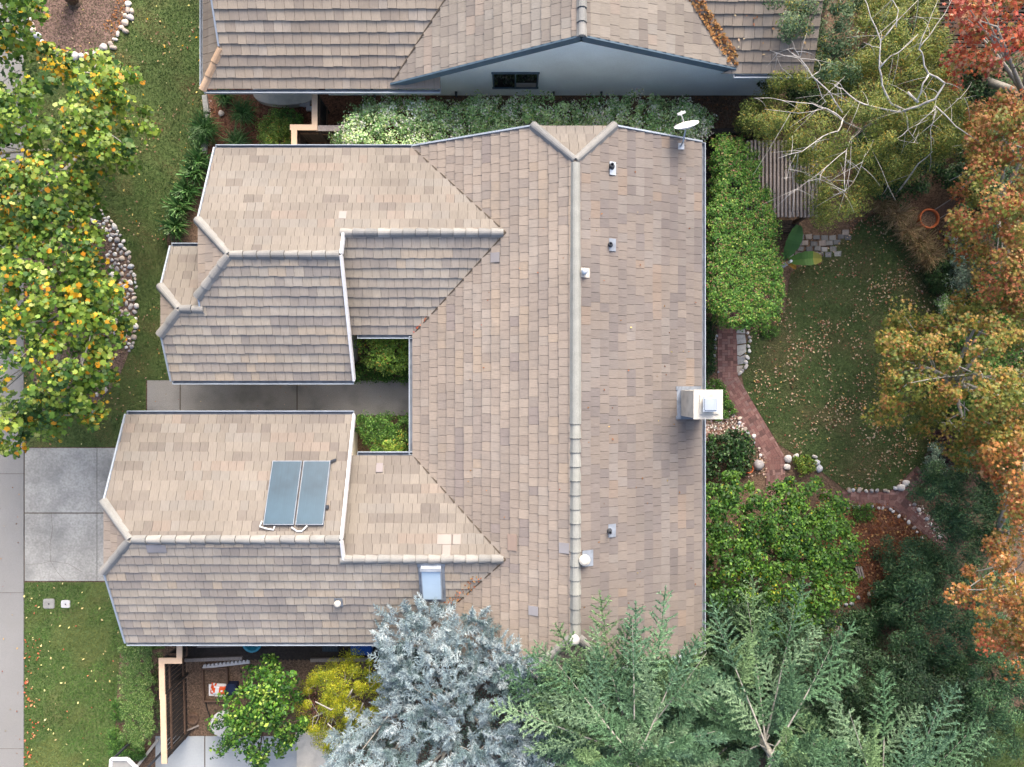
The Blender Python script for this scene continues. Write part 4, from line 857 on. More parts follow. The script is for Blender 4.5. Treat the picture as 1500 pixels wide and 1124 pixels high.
# neighbour's curved landing and a pale ornament
mb = MB(); cx,cy,_ = P(418,133,.2); mb.prism([(cx+1.15*math.cos(t),cy-.55*abs(math.sin(t))**.6) for t in np.linspace(0,math.pi,24)]+[(cx-1.15,cy+1.0),(cx+1.15,cy+1.0)],0,.3); setp(mb.build('landing','stucco_white',loc=(cx,cy,0)),'rounded grey landing beneath the neighbour\'s gutter','landing')
x,y,_ = P(445,153,.2); mb = MB(); mb.tube([(x-.25,y+.06,.12),(x,y,.2),(x+.2,y+.02,.16)],[.06,.11,.05],7); mb.tube([(x+.12,y-.1,.1),(x+.2,y+.12,.24)],[.05,.07],7); mb.box((x+.22,y-.12,.08),(.3,.16,.14)); setp(mb.build('drain_pipe_end','white_plastic',loc=(x,y,0)),'pale broken drain fitting on the red mulch beside the gate fence','drain')
mb = MB(); mb.bar(P(300,140,.08),P(303,165,.08),.18,.12); mb.bar(P(303,168,.08),P(299,225,.08),.18,.12); setp(mb.build('kerb_edging','concrete'),kind='structure')
# wooden steps/bench slats glimpsed in the lower garden
x,y,_ = P(1226,930,.5); root = thing('bench','grey slatted bench end glimpsed between the blue-green conifer fronds','bench',(x,y,0)); mb = MB()
for k in range(4): mb.box((x-.15+.1*k,y,.48),(.06,.7,.04))
mb.build('seat','wood_grey',root)
for s in (-1,1): mb = MB(); mb.box((x+.14*s,y-.2,.22),(.07,.4,.44)); mb.build('leg','wood_grey',root)
x,y,_ = P(1258,838,.3); root = thing('bench','small grey slatted stool at the edge of the leaf mulch bed','stool',(x,y,0)); mb = MB()
for k in range(3): mb.box((x-.08+.09*k,y,.36),(.06,.42,.03),rz=.25)
mb.build('seat','wood_grey',root); mb = MB(); mb.box((x,y,.17),(.24,.3,.34)); mb.build('leg','wood_dark',root)
# ------------------------------------------------------------------ vegetation
def PK(pal,k): return [(tuple(min(.8,c*k) for c in col),w) for col,w in pal]
G = lambda *a: [(H(r,g,b),w) for r,g,b,w in a]
PAL_TULIP = G((100,126,42,4),(78,108,38,4.5),(126,146,58,2.4),(54,84,36,3.6),(192,156,38,.5),(200,140,34,.4),(154,168,96,.6))
PAL_TULIP2 = G((84,120,40,4),(60,96,36,4),(112,142,48,3),(186,150,34,.9),(140,164,70,1))
PAL_BIRCH = G((122,134,56,4),(96,112,46,4),(138,144,68,2.2),(76,96,42,3.4),(166,142,58,.9))
PAL_RED = G((176,78,50,4),(190,98,58,3),(156,62,52,2),(176,118,62,2),(190,142,112,1.2),(118,108,52,2.4))
PAL_ORANGE = G((156,110,58,3.5),(164,96,62,2.4),(142,124,54,3.4),(120,126,54,5.4),(172,132,76,1.6),(158,88,52,1.0))
PAL_OLIVE = G((130,128,50,4),(110,118,48,4.4),(158,130,58,2),(88,106,42,3.4),(172,140,76,1.4),(152,104,60,1.0))
PAL_VINE = G((74,112,40,4),(56,94,34,4),(98,136,46,3),(42,74,30,2),(150,150,44,.2))
PAL_IVY = G((82,124,44,5),(62,106,40,4),(110,148,60,3),(136,116,74,.7),(140,96,82,.5),(146,164,70,.8))
PAL_VARIE = G((144,164,116,4),(106,134,84,4),(76,106,58,3),(178,190,152,2.6),(120,134,80,1.4))
PAL_HEDGE = G((80,106,52,5),(62,90,42,4),(104,126,70,2.4),(118,134,84,1.2))
PAL_BOX = G((100,124,46,4),(84,110,42,4),(126,146,66,2.2),(66,92,38,2),(150,118,52,.6))
PAL_GREEN = G((66,102,40,4),(50,84,34,4),(88,126,50,2.4),(112,146,70,1))
PAL_CITRUS = G((70,112,38,4),(50,90,32,4),(104,146,50,3),(150,178,78,1.4),(36,70,26,2))
PAL_DARK = G((48,74,46,4),(38,62,40,4),(64,92,58,2.2),(84,108,70,1))
PAL_DKGREEN = G((40,70,36,4),(30,56,30,3),(56,90,44,2.4),(78,112,56,1))
PAL_LIME = G((166,168,30,4),(136,150,34,3.5),(186,184,48,2.4),(104,126,36,2))
PAL_GREY = G((120,142,122,4),(98,122,104,3),(150,168,150,2))
PAL_TAN = G((150,130,96,4),(128,110,78,3),(170,150,116,2),(104,108,60,1.4))
PAL_STRAP = G((56,94,44,4),(44,78,36,3),(86,124,66,2),(110,140,84,1))
PAL_PURPLE = G((70,50,58,3),(90,64,70,2),(54,40,48,2))
PAL_VARIE = PK(PAL_VARIE,2.1); PAL_IVY = PK(PAL_IVY,1.08); PAL_TULIP = PK(PAL_TULIP,1.2); PAL_STRAP = PK(PAL_STRAP,1.15); PAL_BOX = PK(PAL_BOX,1.5); PAL_GREEN = PK(PAL_GREEN,1.35); PAL_DARK = PK(PAL_DARK,1.8); PAL_HEDGE = PK(PAL_HEDGE,1.45)
PAL_ORANGE = PK(PAL_ORANGE,.86)
PAL_OLIVE = PK(PAL_OLIVE,.86)
PAL_RED = PK(PAL_RED,.86)
# street trees at the left
tree('broadleaf_tree','yellow-green street tree with gold leaves beside the front lawn, upper of the two full crowns','tree',[(-60,110),(40,70),(75,62),(110,84),(150,78),(196,110),(190,150),(214,186),(206,215),(180,238),(140,255),(138,310),(110,350),(20,350),(-60,350)],2.6,6.0,(168,222),PAL_TULIP,.13,'tulip',2.7,.42,7,.13,'bark_grey','street trees with gold leaves',.9,bias=1.5,jit=.14,flat=.8)
tree('broadleaf_tree','yellow-green street tree with gold leaves over the curved stone band, the larger lower crown','tree',[(-60,280),(20,285),(80,300),(130,300),(156,350),(162,395),(176,430),(178,470),(188,510),(168,560),(150,610),(100,625),(80,650),(40,640),(15,672),(-60,640)],2.6,6.2,(128,470),PAL_TULIP,.13,'tulip',2.7,.42,8,.14,'bark_grey','street trees with gold leaves',.9,bias=1.5,jit=.14,flat=.8)
tree('broadleaf_tree','dark green street tree with few gold leaves growing from the round mulch bed','tree',[(-70,-60),(60,-60),(62,0),(44,50),(60,80),(20,62),(-10,70),(-70,80)],3.0,6.5,(110,2),PAL_TULIP2,.13,'tulip',2.8,.5,6,.19,'bark','street trees with gold leaves',.6,fork=(-16.3,14.2,2.6))
# ivy mound on its frame, and the variegated hedge
bush('ivy_mound','long bright green ivy-covered mound between roof gutter and back lawn',[(1046,215),(1062,200),(1084,206),(1098,212),(1112,235),(1116,262),(1124,282),(1140,296),(1138,330),(1132,352),(1148,400),(1146,452),(1128,476),(1098,482),(1060,472),(1036,455),(1033,400),(1036,360),(1032,312),(1046,290)],2.75,PAL_IVY,.062,'oval',3.2,.15,None,2.1,'box',.02,'climber',.95,.9)
bush('hedge','long variegated grey-green hedge between the two houses',[(484,205),(496,185),(520,160),(560,147),(610,150),(660,152),(720,147),(790,152),(850,157),(910,150),(975,150),(1015,155),(1042,175),(1040,205),(1020,212),(900,205),(780,215),(640,228),(520,222)],2.0,PAL_VARIE,.075,'oval',2.3,.24,None,.5,'box',.2,'hedge',.8,1.0)
bush('hedge','boxy clipped green hedge beside the tan-capped slat fence',[(177,948),(221,944),(220,1000),(222,1086),(204,1094),(183,1084),(177,1010)],1.3,PAL_HEDGE,.042,'oval',3.2,.10,None,1.2,'box',.015,'hedge',.9,.35)
bush('shrub','loose bright green shrub at the foot of the clipped hedge',[(166,1068),(184,1082),(206,1092),(212,1106),(190,1116),(166,1104)],.6,PAL_GREEN,.06,'long',2.0,.16)
bush('shrub','small dark tuft at the lawn edge beside the clipped hedge',[(166,1030),(178,1028),(180,1050),(168,1054)],.4,PAL_GREEN,.06,'long',1.8,.12)
bush('shrub','rounded olive-green clipped shrub left of the gate fence',[(382,178),(408,168),(424,176),(426,222),(384,220),(380,200)],1.2,PAL_BOX,.055,'oval',2.4,.17,None,.4)
bush('shrub','small fresh-green shrub top of the olive clipped shrub by the gate fence',[(404,166),(428,164),(442,172),(440,184),(420,182)],.95,PAL_GREEN,.055,'oval',2.2,.15)
# courtyard shrubs
bush('shrub','round green shrub in the courtyard bed north of the walk',[(530,502),(545,492),(590,492),(603,500),(604,530),(592,540),(570,546),(545,536),(530,524)],2.0,PK(PAL_BOX,1.5),.075,'oval',2.3,.18,None,.4)
bush('ground_cover','dark green groundcover strip between courtyard shrub and walk',[(518,540),(603,530),(604,557),(520,557)],.4,PAL_GREEN,.06,'oval',1.9,.14,None,.1,'box')
bush('shrub','flat-topped green shrub in the courtyard bed south of the walk',[(524,612),(604,610),(604,650),(580,668),(550,664),(536,645),(526,632)],1.25,PAL_GREEN,.06,'oval',2.2,.17,None,.4,'box',.1)
bush('shrub','round light-green shrub in front of the flat-topped courtyard shrub',[(556,640),(574,625),(592,632),(600,650),(592,668),(562,668),(552,656)],1.8,PK(PAL_BOX,1.25),.07,'oval',2.3,.17)
# strap-leaved plants of the side strip and bed
for px,py,R,h,n,w,l in ((306,192,.62,.55,300,.022,'wide fountain of dark grassy blades at the lawn edge by the neighbour\'s bed'),(362,170,.55,.5,240,.02,'second grassy fountain, in the middle of the neighbour\'s red mulch bed'),(332,146,.42,.4,150,.02,'fine blue-green tuft under the neighbour\'s gutter corner'),(350,212,.6,.35,200,.02,'low dark grassy plant touching the front wing\'s gutter'),(298,205,.45,.4,150,.02,'small grassy tuft at the wing\'s gutter corner')): strap_clump('grass_clump',l,px,py,R,h,n,w,PAL_STRAP,'grassy clumps in the side bed')
for px,py,l in ((268,308,'glossy strap-leaved plant, largest and lowest of the row along the front wing wall'),(280,284,'glossy strap-leaved plant in the middle of the row along the front wing wall'),(290,258,'glossy strap-leaved plant next below the topmost of the row along the front wing wall'),(264,335,'glossy strap-leaved plant beside the small pop-out roof'),(298,240,'glossy strap-leaved plant, topmost of the row along the front wing wall')): strap_clump('strap_leaf_plant',l,px,py,.55,.6,120,.05,PAL_STRAP,'strap-leaved plants along the front wing')
# back garden
for i,(px,py,l) in enumerate(((1285,300,'beige ornamental grass nearest the birch at the head of the lawn'),(1305,318,'second beige ornamental grass from the birch along the lawn edge'),(1322,340,'beige ornamental grass in the middle of the lawn-edge row'),(1338,360,'beige ornamental grass one before the last of the lawn-edge row'),(1352,378,'last and lowest beige ornamental grass of the lawn-edge row'))): strap_clump('ornamental_grass',l,px,py,.62,.65,330,.016,PAL_TAN,'beige ornamental grasses along the lawn')
def big_leaf(root, a, b, w, c, arch=.3, tipc=None):
    a = np.array(a); b = np.array(b); n = 12; mb = MB(); d = (b-a); s = np.cross(d,[0,0,1.]); s /= np.linalg.norm(s); prev = None
    for i in range(n+1):
        t = i/n; p = a+d*t+np.array([0,0,arch*math.sin(math.pi*t)]); ww = w*(math.sin(math.pi*(t*.9+.05))**.6)/2; j = 1+.06*math.sin(i*2.7)
        row = [p-s*ww*j+(0,0,.07*ww/w), p-(0,0,.03)*1, p+s*ww/j+(0,0,.07*ww/w)]
        if prev: 
            col = c if not (tipc and t > .7) else tipc
            mb.add(prev+row,[(0,1,4,3),(1,2,5,4)],0,tuple(x*(1+.1*math.sin(i)) for x in col))
        prev = row
    mb.build('leaf','leaf',root)
b0 = P(1150,388,.3); root = thing('banana_plant','young banana plant with broad paddle leaves at the corner of the back lawn','banana plant',(b0[0],b0[1],0))
mb = MB(); mb.tube([(b0[0],b0[1],0),(b0[0]+.03,b0[1]+.05,.8)],[.09,.05],8); mb.build('stem','needle',root)
mb = MB(); 
big_leaf(root,P(1151,378,.7),P(1170,330,1.3),.52,H(84,128,66),.15); big_leaf(root,P(1155,382,.7),P(1204,379,.8),.5,H(92,132,62),.25,H(150,150,70)); big_leaf(root,P(1152,384,.6),P(1166,394,.4),.2,H(190,146,60),.1); big_leaf(root,P(1150,382,.6),P(1147,370,1.0),.2,H(74,112,58),.1)
bush('shrub','rounded blue-grey shrub on the far side of the back lawn',[(1390,375),(1402,358),(1420,362),(1424,395),(1422,425),(1404,432),(1390,412)],1.2,PAL_GREY,.06,'oval',2.2,.17)
bush('shrub','dark green mounded shrub between ornamental grass and blue-grey shrub',[(1356,392),(1376,374),(1394,380),(1392,420),(1372,430),(1358,412)],.8,PAL_DKGREEN,.06,'long',2.2,.17)
bush('shrub','small white-variegated shrub below the blue-grey shrub',[(1372,440),(1392,424),(1404,436),(1400,460),(1380,462)],.7,PAL_VARIE,.06,'oval',1.8,.15)
bush('shrub','narrow sage-grey shrub at the lower right corner of the back lawn',[(1360,655),(1372,646),(1384,652),(1382,690),(1366,700),(1358,680)],.9,PAL_GREY,.06,'oval',2.0,.15)
bush('shrub','dark purple-leaved shrub beside the sage-grey shrub',[(1366,632),(1388,628),(1400,650),(1398,678),(1384,676),(1380,650)],.8,PAL_PURPLE,.06,'oval',2.0,.16)
bush('shrub','dark green leafy shrub under the eaves above the orange pot',[(1032,652),(1050,640),(1080,632),(1098,642),(1100,665),(1090,690),(1060,700),(1032,695)],.9,PAL_DKGREEN,.10,'oval',2.0,.2)
bush('shrub','small round green border shrub among white stones at the path end',[(1166,672),(1182,668),(1192,676),(1190,690),(1170,690)],.5,PAL_BOX,.05,'oval',2.0,.12)
bush('ground_cover','low green groundcover below the chimney along the eaves',[(1030,560),(1052,556),(1066,590),(1078,604),(1060,612),(1030,612)],.25,PAL_GREEN,.06,'oval',1.8,.13,None,.08,'box')
bush('ground_cover','dark groundcover between upper brick path and gutter',[(1030,468),(1046,468),(1044,545),(1030,560)],.3,PAL_DKGREEN,.06,'oval',1.6,.13,None,.08,'box')
bush('ground_cover','green tuft under the lower end of the ivy mound',[(1112,478),(1134,480),(1136,490),(1116,490)],.2,PAL_GREEN,.05,'oval',1.4,.12,None,.05,'box')
bush('ground_cover','fresh green low plants left of the lower brick path',[(1250,742),(1276,740),(1278,758),(1254,764)],.25,PAL_GREEN,.05,'oval',1.4,.12,None,.05,'box')
tree('vine_arbour','bushy mid-green vine canopy with yellow tips between the eaves and the leaf mulch','vine',[(1036,728),(1050,704),(1075,698),(1092,710),(1112,702),(1150,708),(1196,704),(1218,714),(1236,738),(1242,770),(1258,800),(1248,830),(1240,838),(1244,870),(1236,905),(1205,930),(1150,945),(1080,940),(1040,900),(1030,850),(1030,780)],1.5,2.9,(1140,810),PAL_VINE,.105,'oval',2.9,.30,7,.07,'bark',None,.3,.8,'box',.9)
# evergreens and background shrubs on the right
tree('evergreen_tree','dark feathery evergreen to the right of the lower brick path','tree',[(1345,700),(1372,690),(1420,668),(1470,690),(1490,760),(1470,815),(1400,830),(1372,800),(1366,760),(1340,730)],1.2,3.2,(1400,750),PAL_DARK,.09,'long',2.3,.34,6,.09,'bark','dark evergreens in the lower right',.4)
tree('evergreen_tree','broad dark evergreen below the leaf mulch bed','tree',[(1300,850),(1340,800),(1400,820),(1470,830),(1480,930),(1420,985),(1330,975),(1290,940),(1300,900)],.9,2.8,(1370,890),PAL_DARK,.09,'long',2.3,.34,6,.09,'bark','dark evergreens in the lower right',.4)
tree('evergreen_tree','dark evergreen at the right edge beneath the orange leaves','tree',[(1380,985),(1470,930),(1560,940),(1560,1080),(1440,1100),(1380,1050)],.9,2.9,(1440,1000),PAL_DARK,.09,'long',2.2,.34,6,.09,'bark','dark evergreens in the lower right',.4)
for px,py,l in ((1262,905,'dark strappy plant deepest in the shade below the mulch bed'),(1290,890,'dark strappy plant at the lower rim of the mulch bed'),(1250,940,'dark strappy plant beside the grey bench end')): strap_clump('strap_leaf_plant',l,px,py,.7,.6,130,.05,PAL_DKGREEN,'dark strappy plants below the mulch')
tree('evergreen_tree','deep green background tree between the neighbour\'s roof and the birch','tree',[(1120,-40),(1275,-40),(1262,30),(1240,70),(1256,120),(1215,130),(1195,85),(1200,40),(1150,50),(1115,22)],2.5,5.2,(1218,85),G((70,96,62,4),(52,80,44,3),(96,120,84,2),(140,136,56,.6)),.10,'long',1.9,.38,5,.13,'bark',None,.8)
tree('evergreen_tree','dark bush filling the gap between neighbour\'s wall end and birch','shrub',[(1118,110),(1180,95),(1200,60),(1250,70),(1258,140),(1200,165),(1140,150)],.9,1.9,(1180,115),PAL_DKGREEN,.09,'oval',2.1,.3,4,.06,'bark',None,.4)
tree('evergreen_tree','dark green shrubbery beneath the right side of the birch','shrub',[(1250,200),(1340,180),(1440,170),(1450,290),(1400,280),(1375,270),(1330,290),(1270,285)],.5,1.9,(1350,240),PAL_DKGREEN,.09,'oval',2.0,.3,5,.06,'bark',None,.5)
tree('evergreen_tree','dark shrubbery along the top right behind the slatted arbour','shrub',[(1260,-60),(1380,-60),(1375,80),(1440,80),(1510,100),(1510,180),(1400,180),(1300,140),(1265,60)],.5,1.6,(1390,110),PAL_DKGREEN,.09,'oval',1.6,.3,5,.06,'bark',None,.5)
tree('evergreen_tree','low dark evergreen understorey between the orange tree and the blue-grey shrub','shrub',[(1400,180),(1520,150),(1560,420),(1480,470),(1425,440),(1430,360),(1395,330),(1410,260)],.6,1.9,(1470,300),PAL_DARK,.09,'oval',2.0,.32,5,.06,'bark',None,.4)
tree('evergreen_tree','low green understorey below the olive-yellow tree along the right edge','shrub',[(1400,440),(1540,440),(1560,700),(1440,690),(1395,650),(1392,560)],.5,1.7,(1470,560),PAL_GREEN,.09,'oval',1.8,.32,5,.06,'bark',None,.4)
tree('evergreen_tree','dark feathery shrub in the lower right corner between cedar and small lawn','shrub',[(1270,960),(1340,980),(1420,990),(1400,1050),(1310,1070),(1240,1050)],.5,1.6,(1330,1015),PAL_DARK,.09,'long',1.9,.32,5,.06,'bark',None,.4)
tree('evergreen_tree','dark green shrub filling the gap right of the leaf mulch','shrub',[(1290,800),(1350,790),(1400,850),(1330,900),(1270,940),(1240,900),(1290,870)],.4,1.5,(1310,860),PAL_DARK,.09,'long',1.9,.32,5,.06,'bark',None,.4)
# white-barked birch with bare weeping limbs over its foliage
bb = P(1243,212); birch = thing('birch_tree','white-barked birch with bare limbs over fine yellow-green foliage','tree',bb)
bpx = [(1082,150),(1110,128),(1128,100),(1180,95),(1205,115),(1250,75),(1262,20),(1280,-30),(1360,-20),(1385,60),(1400,130),(1420,160),(1440,230),(1395,240),(1330,255),(1270,285),(1262,315),(1205,325),(1165,270),(1150,230),(1120,210),(1088,190)]
cl = clumps(bpx,1.9,5.1,280,'dome',.8)
foliage('crown',birch,cl,.38,390,.07,PAL_BIRCH,'long',.8,1.0,.7,szj=.3)
mb = MB(); Z = lambda pts: [P(*p) for p in pts]
BR = [([(1243,212,0),(1262,190,2.4),(1300,165,4.2),(1325,162,5.0)],.13,.09),
 ([(1325,162,5.0),(1345,156,5.3),(1370,145,5.6),(1384,122,5.8),(1360,108,6.0),(1352,82,6.2),(1346,72,6.3)],.075,.03),([(1346,72,6.3),(1362,52,6.4),(1384,20,6.5),(1400,-10,6.5)],.03,.012),([(1346,72,6.3),(1358,40,6.4),(1372,5,6.5)],.025,.01),([(1360,110,6.0),(1352,122,6.0),(1342,150,5.6)],.05,.035),
 ([(1325,162,5.0),(1305,152,5.2),(1292,125,5.4),(1288,100,5.6),(1290,60,5.8),(1275,25,6),(1262,-10,6)],.07,.018),([(1290,60,5.8),(1315,30,6),(1350,-5,6.1)],.03,.01),([(1313,40,6),(1316,15,6),(1302,-8,6)],.03,.015),([(1288,100,5.6),(1305,82,5.8),(1325,70,5.9),(1345,50,6)],.045,.012),([(1290,70,5.8),(1265,62,5.8)],.015,.007),
 ([(1320,165,5.0),(1280,157,5.3),(1255,148,5.5),(1234,130,5.7),(1222,125,5.8)],.05,.02),([(1222,125,5.8),(1238,112,5.8)],.015,.006),([(1234,130,5.7),(1230,122,5.8),(1215,118,5.8)],.018,.007),
 ([(1262,190,2.4),(1240,180,4.4),(1234,175,5.0),(1212,160,5.3),(1190,152,5.4)],.06,.025),([(1190,152,5.4),(1150,148,5.5),(1104,144,5.5)],.022,.01),([(1210,158,5.3),(1170,166,5.4),(1120,160,5.4)],.02,.008),([(1234,165,5),(1215,135,5.5),(1190,112,5.7),(1172,86,5.9),(1160,78,6)],.04,.018),([(1172,86,5.9),(1150,82,6),(1128,74,6)],.018,.006),([(1172,86,5.9),(1182,48,6.1)],.014,.005),([(1210,150,5.3),(1200,130,5.5),(1190,112,5.7)],.02,.014),([(1172,86,5.9),(1164,72,6),(1160,60,6)],.014,.005),([(1190,112,5.7),(1200,105,5.7),(1202,95,5.7),(1192,85,5.7)],.014,.005),([(1160,112,5.6),(1145,100,5.7),(1138,85,5.8)],.012,.005),
 ([(1234,175,5.0),(1228,192,5.0),(1205,200,5.1),(1175,222,5.2),(1140,232,5.2)],.045,.014),([(1205,200,5.1),(1190,218,5.1)],.018,.01),([(1166,226,5.1),(1156,245,5),(1152,264,4.9),(1146,260,4.9)],.012,.006),
 ([(1262,190,2.4),(1246,205,4.5),(1240,220,4.9),(1216,240,5),(1202,256,5),(1200,268,5)],.03,.01),([(1240,220,4.9),(1237,260,4.9),(1238,280,4.8)],.02,.012),([(1248,200,4.8),(1246,240,4.8),(1238,280,4.8),(1228,312,4.5)],.016,.007),([(1268,225,4.8),(1255,258,4.7),(1238,280,4.8)],.012,.008),([(1220,285,4.7),(1238,280,4.8)],.01,.008),([(1170,275,5),(1150,288,5)],.008,.004),([(1216,240,5),(1180,268,5),(1150,290,4.9)],.014,.005),
 ([(1262,190,2.4),(1280,225,4.4),(1300,270,4.4),(1312,294,4.2)],.018,.007),([(1325,162,5),(1330,190,5),(1310,205,5)],.03,.014),([(1370,155,5.4),(1363,190,5.2),(1364,225,5)],.02,.007),([(1370,155,5.4),(1400,185,5.3),(1430,205,5.2),(1456,218,5.2)],.035,.012),([(1370,160,5.4),(1345,182,5.2),(1330,190,5.2)],.02,.008),([(1330,190,5),(1345,210,5),(1310,203,5)],.012,.006),([(1400,145,5.4),(1430,140,5.4)],.01,.005),
 ([(1318,278,2.5),(1345,240,3.5),(1366,222,4)],.06,.02),([(1390,265,3.5),(1414,252,4)],.02,.008),([(1330,135,5.6),(1345,150,5.5)],.06,.07)]
for pts,r0,r1 in BR:
    z = Z(pts); q = []
    for a,b in zip(z[:-1],z[1:]):
        a = np.array(a); b = np.array(b)
        for t in (0,.5): q.append(a+(b-a)*t+(RG.normal(size=3)*.018 if t else 0))
    q.append(np.array(z[-1])); mb.tube(q,np.linspace(r0,r1,len(q))*.5,7)
for _ in range(130):   # fine hanging twigs
    pts,r0,r1 = BR[random.randrange(1,len(BR))]; k = random.randrange(len(pts)-1); a = np.array(P(*pts[k])); b = np.array(P(*pts[k+1])); s = a+(b-a)*random.random(); e = s+np.array([random.gauss(0,.45),random.gauss(0,.45),-random.uniform(0,.8)])
    mb.tube(bez(s,e,(0,0,.15),5),np.linspace(.008,.003,5),4,cap=False)
mb.build('trunk','bark_white',birch,smooth=True)
# autumn trees at the right edge
tree('maple_tree','red-leaved autumn tree in the top right corner','tree',[(1375,20),(1400,-40),(1570,-60),(1570,150),(1500,150),(1470,105),(1430,100),(1408,122),(1388,116),(1400,85),(1420,60),(1385,35)],3.8,7.0,(1420,110),PAL_RED,.13,'star',1.5,.46,6,.13,'bark_grey','autumn trees along the right edge',.9,jit=.13,bias=1.1,twigs=50,fork=(16.2,9.2,3.5))
tree('maple_tree','orange and rust autumn tree at the right edge above the blue-grey shrub','tree',[(1430,170),(1480,120),(1570,130),(1570,480),(1470,460),(1420,440),(1425,385),(1385,345),(1400,300),(1425,280),(1400,240)],3.2,6.6,(1440,300),PAL_ORANGE,.10,'star',2.2,.38,6,.13,'bark_grey','autumn trees along the right edge',.9,jit=.13,bias=1.1,twigs=50)
tree('maple_tree','olive-yellow autumn tree reaching over the back lawn','tree',[(1245,560),(1275,575),(1300,560),(1300,520),(1290,490),(1330,465),(1340,490),(1380,460),(1420,420),(1570,430),(1570,700),(1480,690),(1430,700),(1400,640),(1350,600),(1340,625),(1280,612)],3.0,6.2,(1352,555),PAL_OLIVE,.10,'star',2.2,.38,8,.14,'bark_grey','autumn trees along the right edge',.9,jit=.13,bias=1.1,twigs=60)
tree('maple_tree','orange autumn tree at the lower right edge over dark evergreens','tree',[(1440,650),(1480,610),(1570,600),(1570,960),(1500,970),(1460,950),(1420,930),(1440,880),(1375,870),(1400,835),(1440,840),(1445,790),(1490,770),(1445,700)],3.6,6.8,(1420,780),G((166,110,58,4),(178,126,68,3),(160,88,56,2),(136,116,54,3),(188,146,100,1.4),(108,108,48,2.2)),.10,'star',2.2,.38,6,.13,'bark_grey','autumn trees along the right edge',.9,jit=.13,bias=1.1,twigs=50)
# side-yard trees
tree('citrus_tree','glossy bright green citrus tree over the white garden table','tree',[(318,1052),(345,1010),(365,985),(388,962),(402,975),(430,985),(440,1010),(436,1030),(448,1062),(430,1086),(412,1100),(388,1124),(372,1120),(350,1124),(325,1100),(308,1060)],1.0,3.0,(372,1030),PAL_CITRUS,.12,'oval',2.6,.28,6,.07,'bark',None,.4,.7)
tree('citrus_tree','lime-yellow shrub with twisted bare stems between citrus and silver-blue tree','shrub',[(446,1010),(455,985),(480,975),(510,970),(545,962),(565,990),(562,1030),(540,1060),(510,1075),(490,1090),(462,1098),(455,1060),(448,1040)],1.2,2.5,(500,1030),PAL_LIME,.06,'long',1.5,.26,6,.06,'bark_grey',None,.4)
mb = MB()
for pts in ([(498,1040,1.2),(500,1032,2.0),(485,1040,2.4),(462,1028,2.5)],[(500,1032,2.0),(512,1018,2.3),(516,1010,2.4)],[(490,1085,1.4),(492,1072,2.3),(480,1060,2.5)],[(492,1072,2.3),(478,1088,2.4)],[(525,1050,1.5),(532,1030,2.4)],[(500,1052,1.5),(520,1036,2.3)]): mb.tube(Z(pts),np.linspace(.05,.018,len(pts)),7)
lime = bpy.data.objects[[o.name for o in COL.objects if o.get('label','').startswith('lime-yellow')][0]]; mb.build('branch','bark_grey',lime,smooth=True)
bush('flowering_plant','small pink-flowered plant left of the lime-yellow shrub',[(444,1020),(458,1012),(464,1030),(460,1048),(446,1048)],.5,G((176,120,110,3),(150,96,88,2),(90,110,60,2),(196,150,140,1)),.06,'oval',1.6,.12)
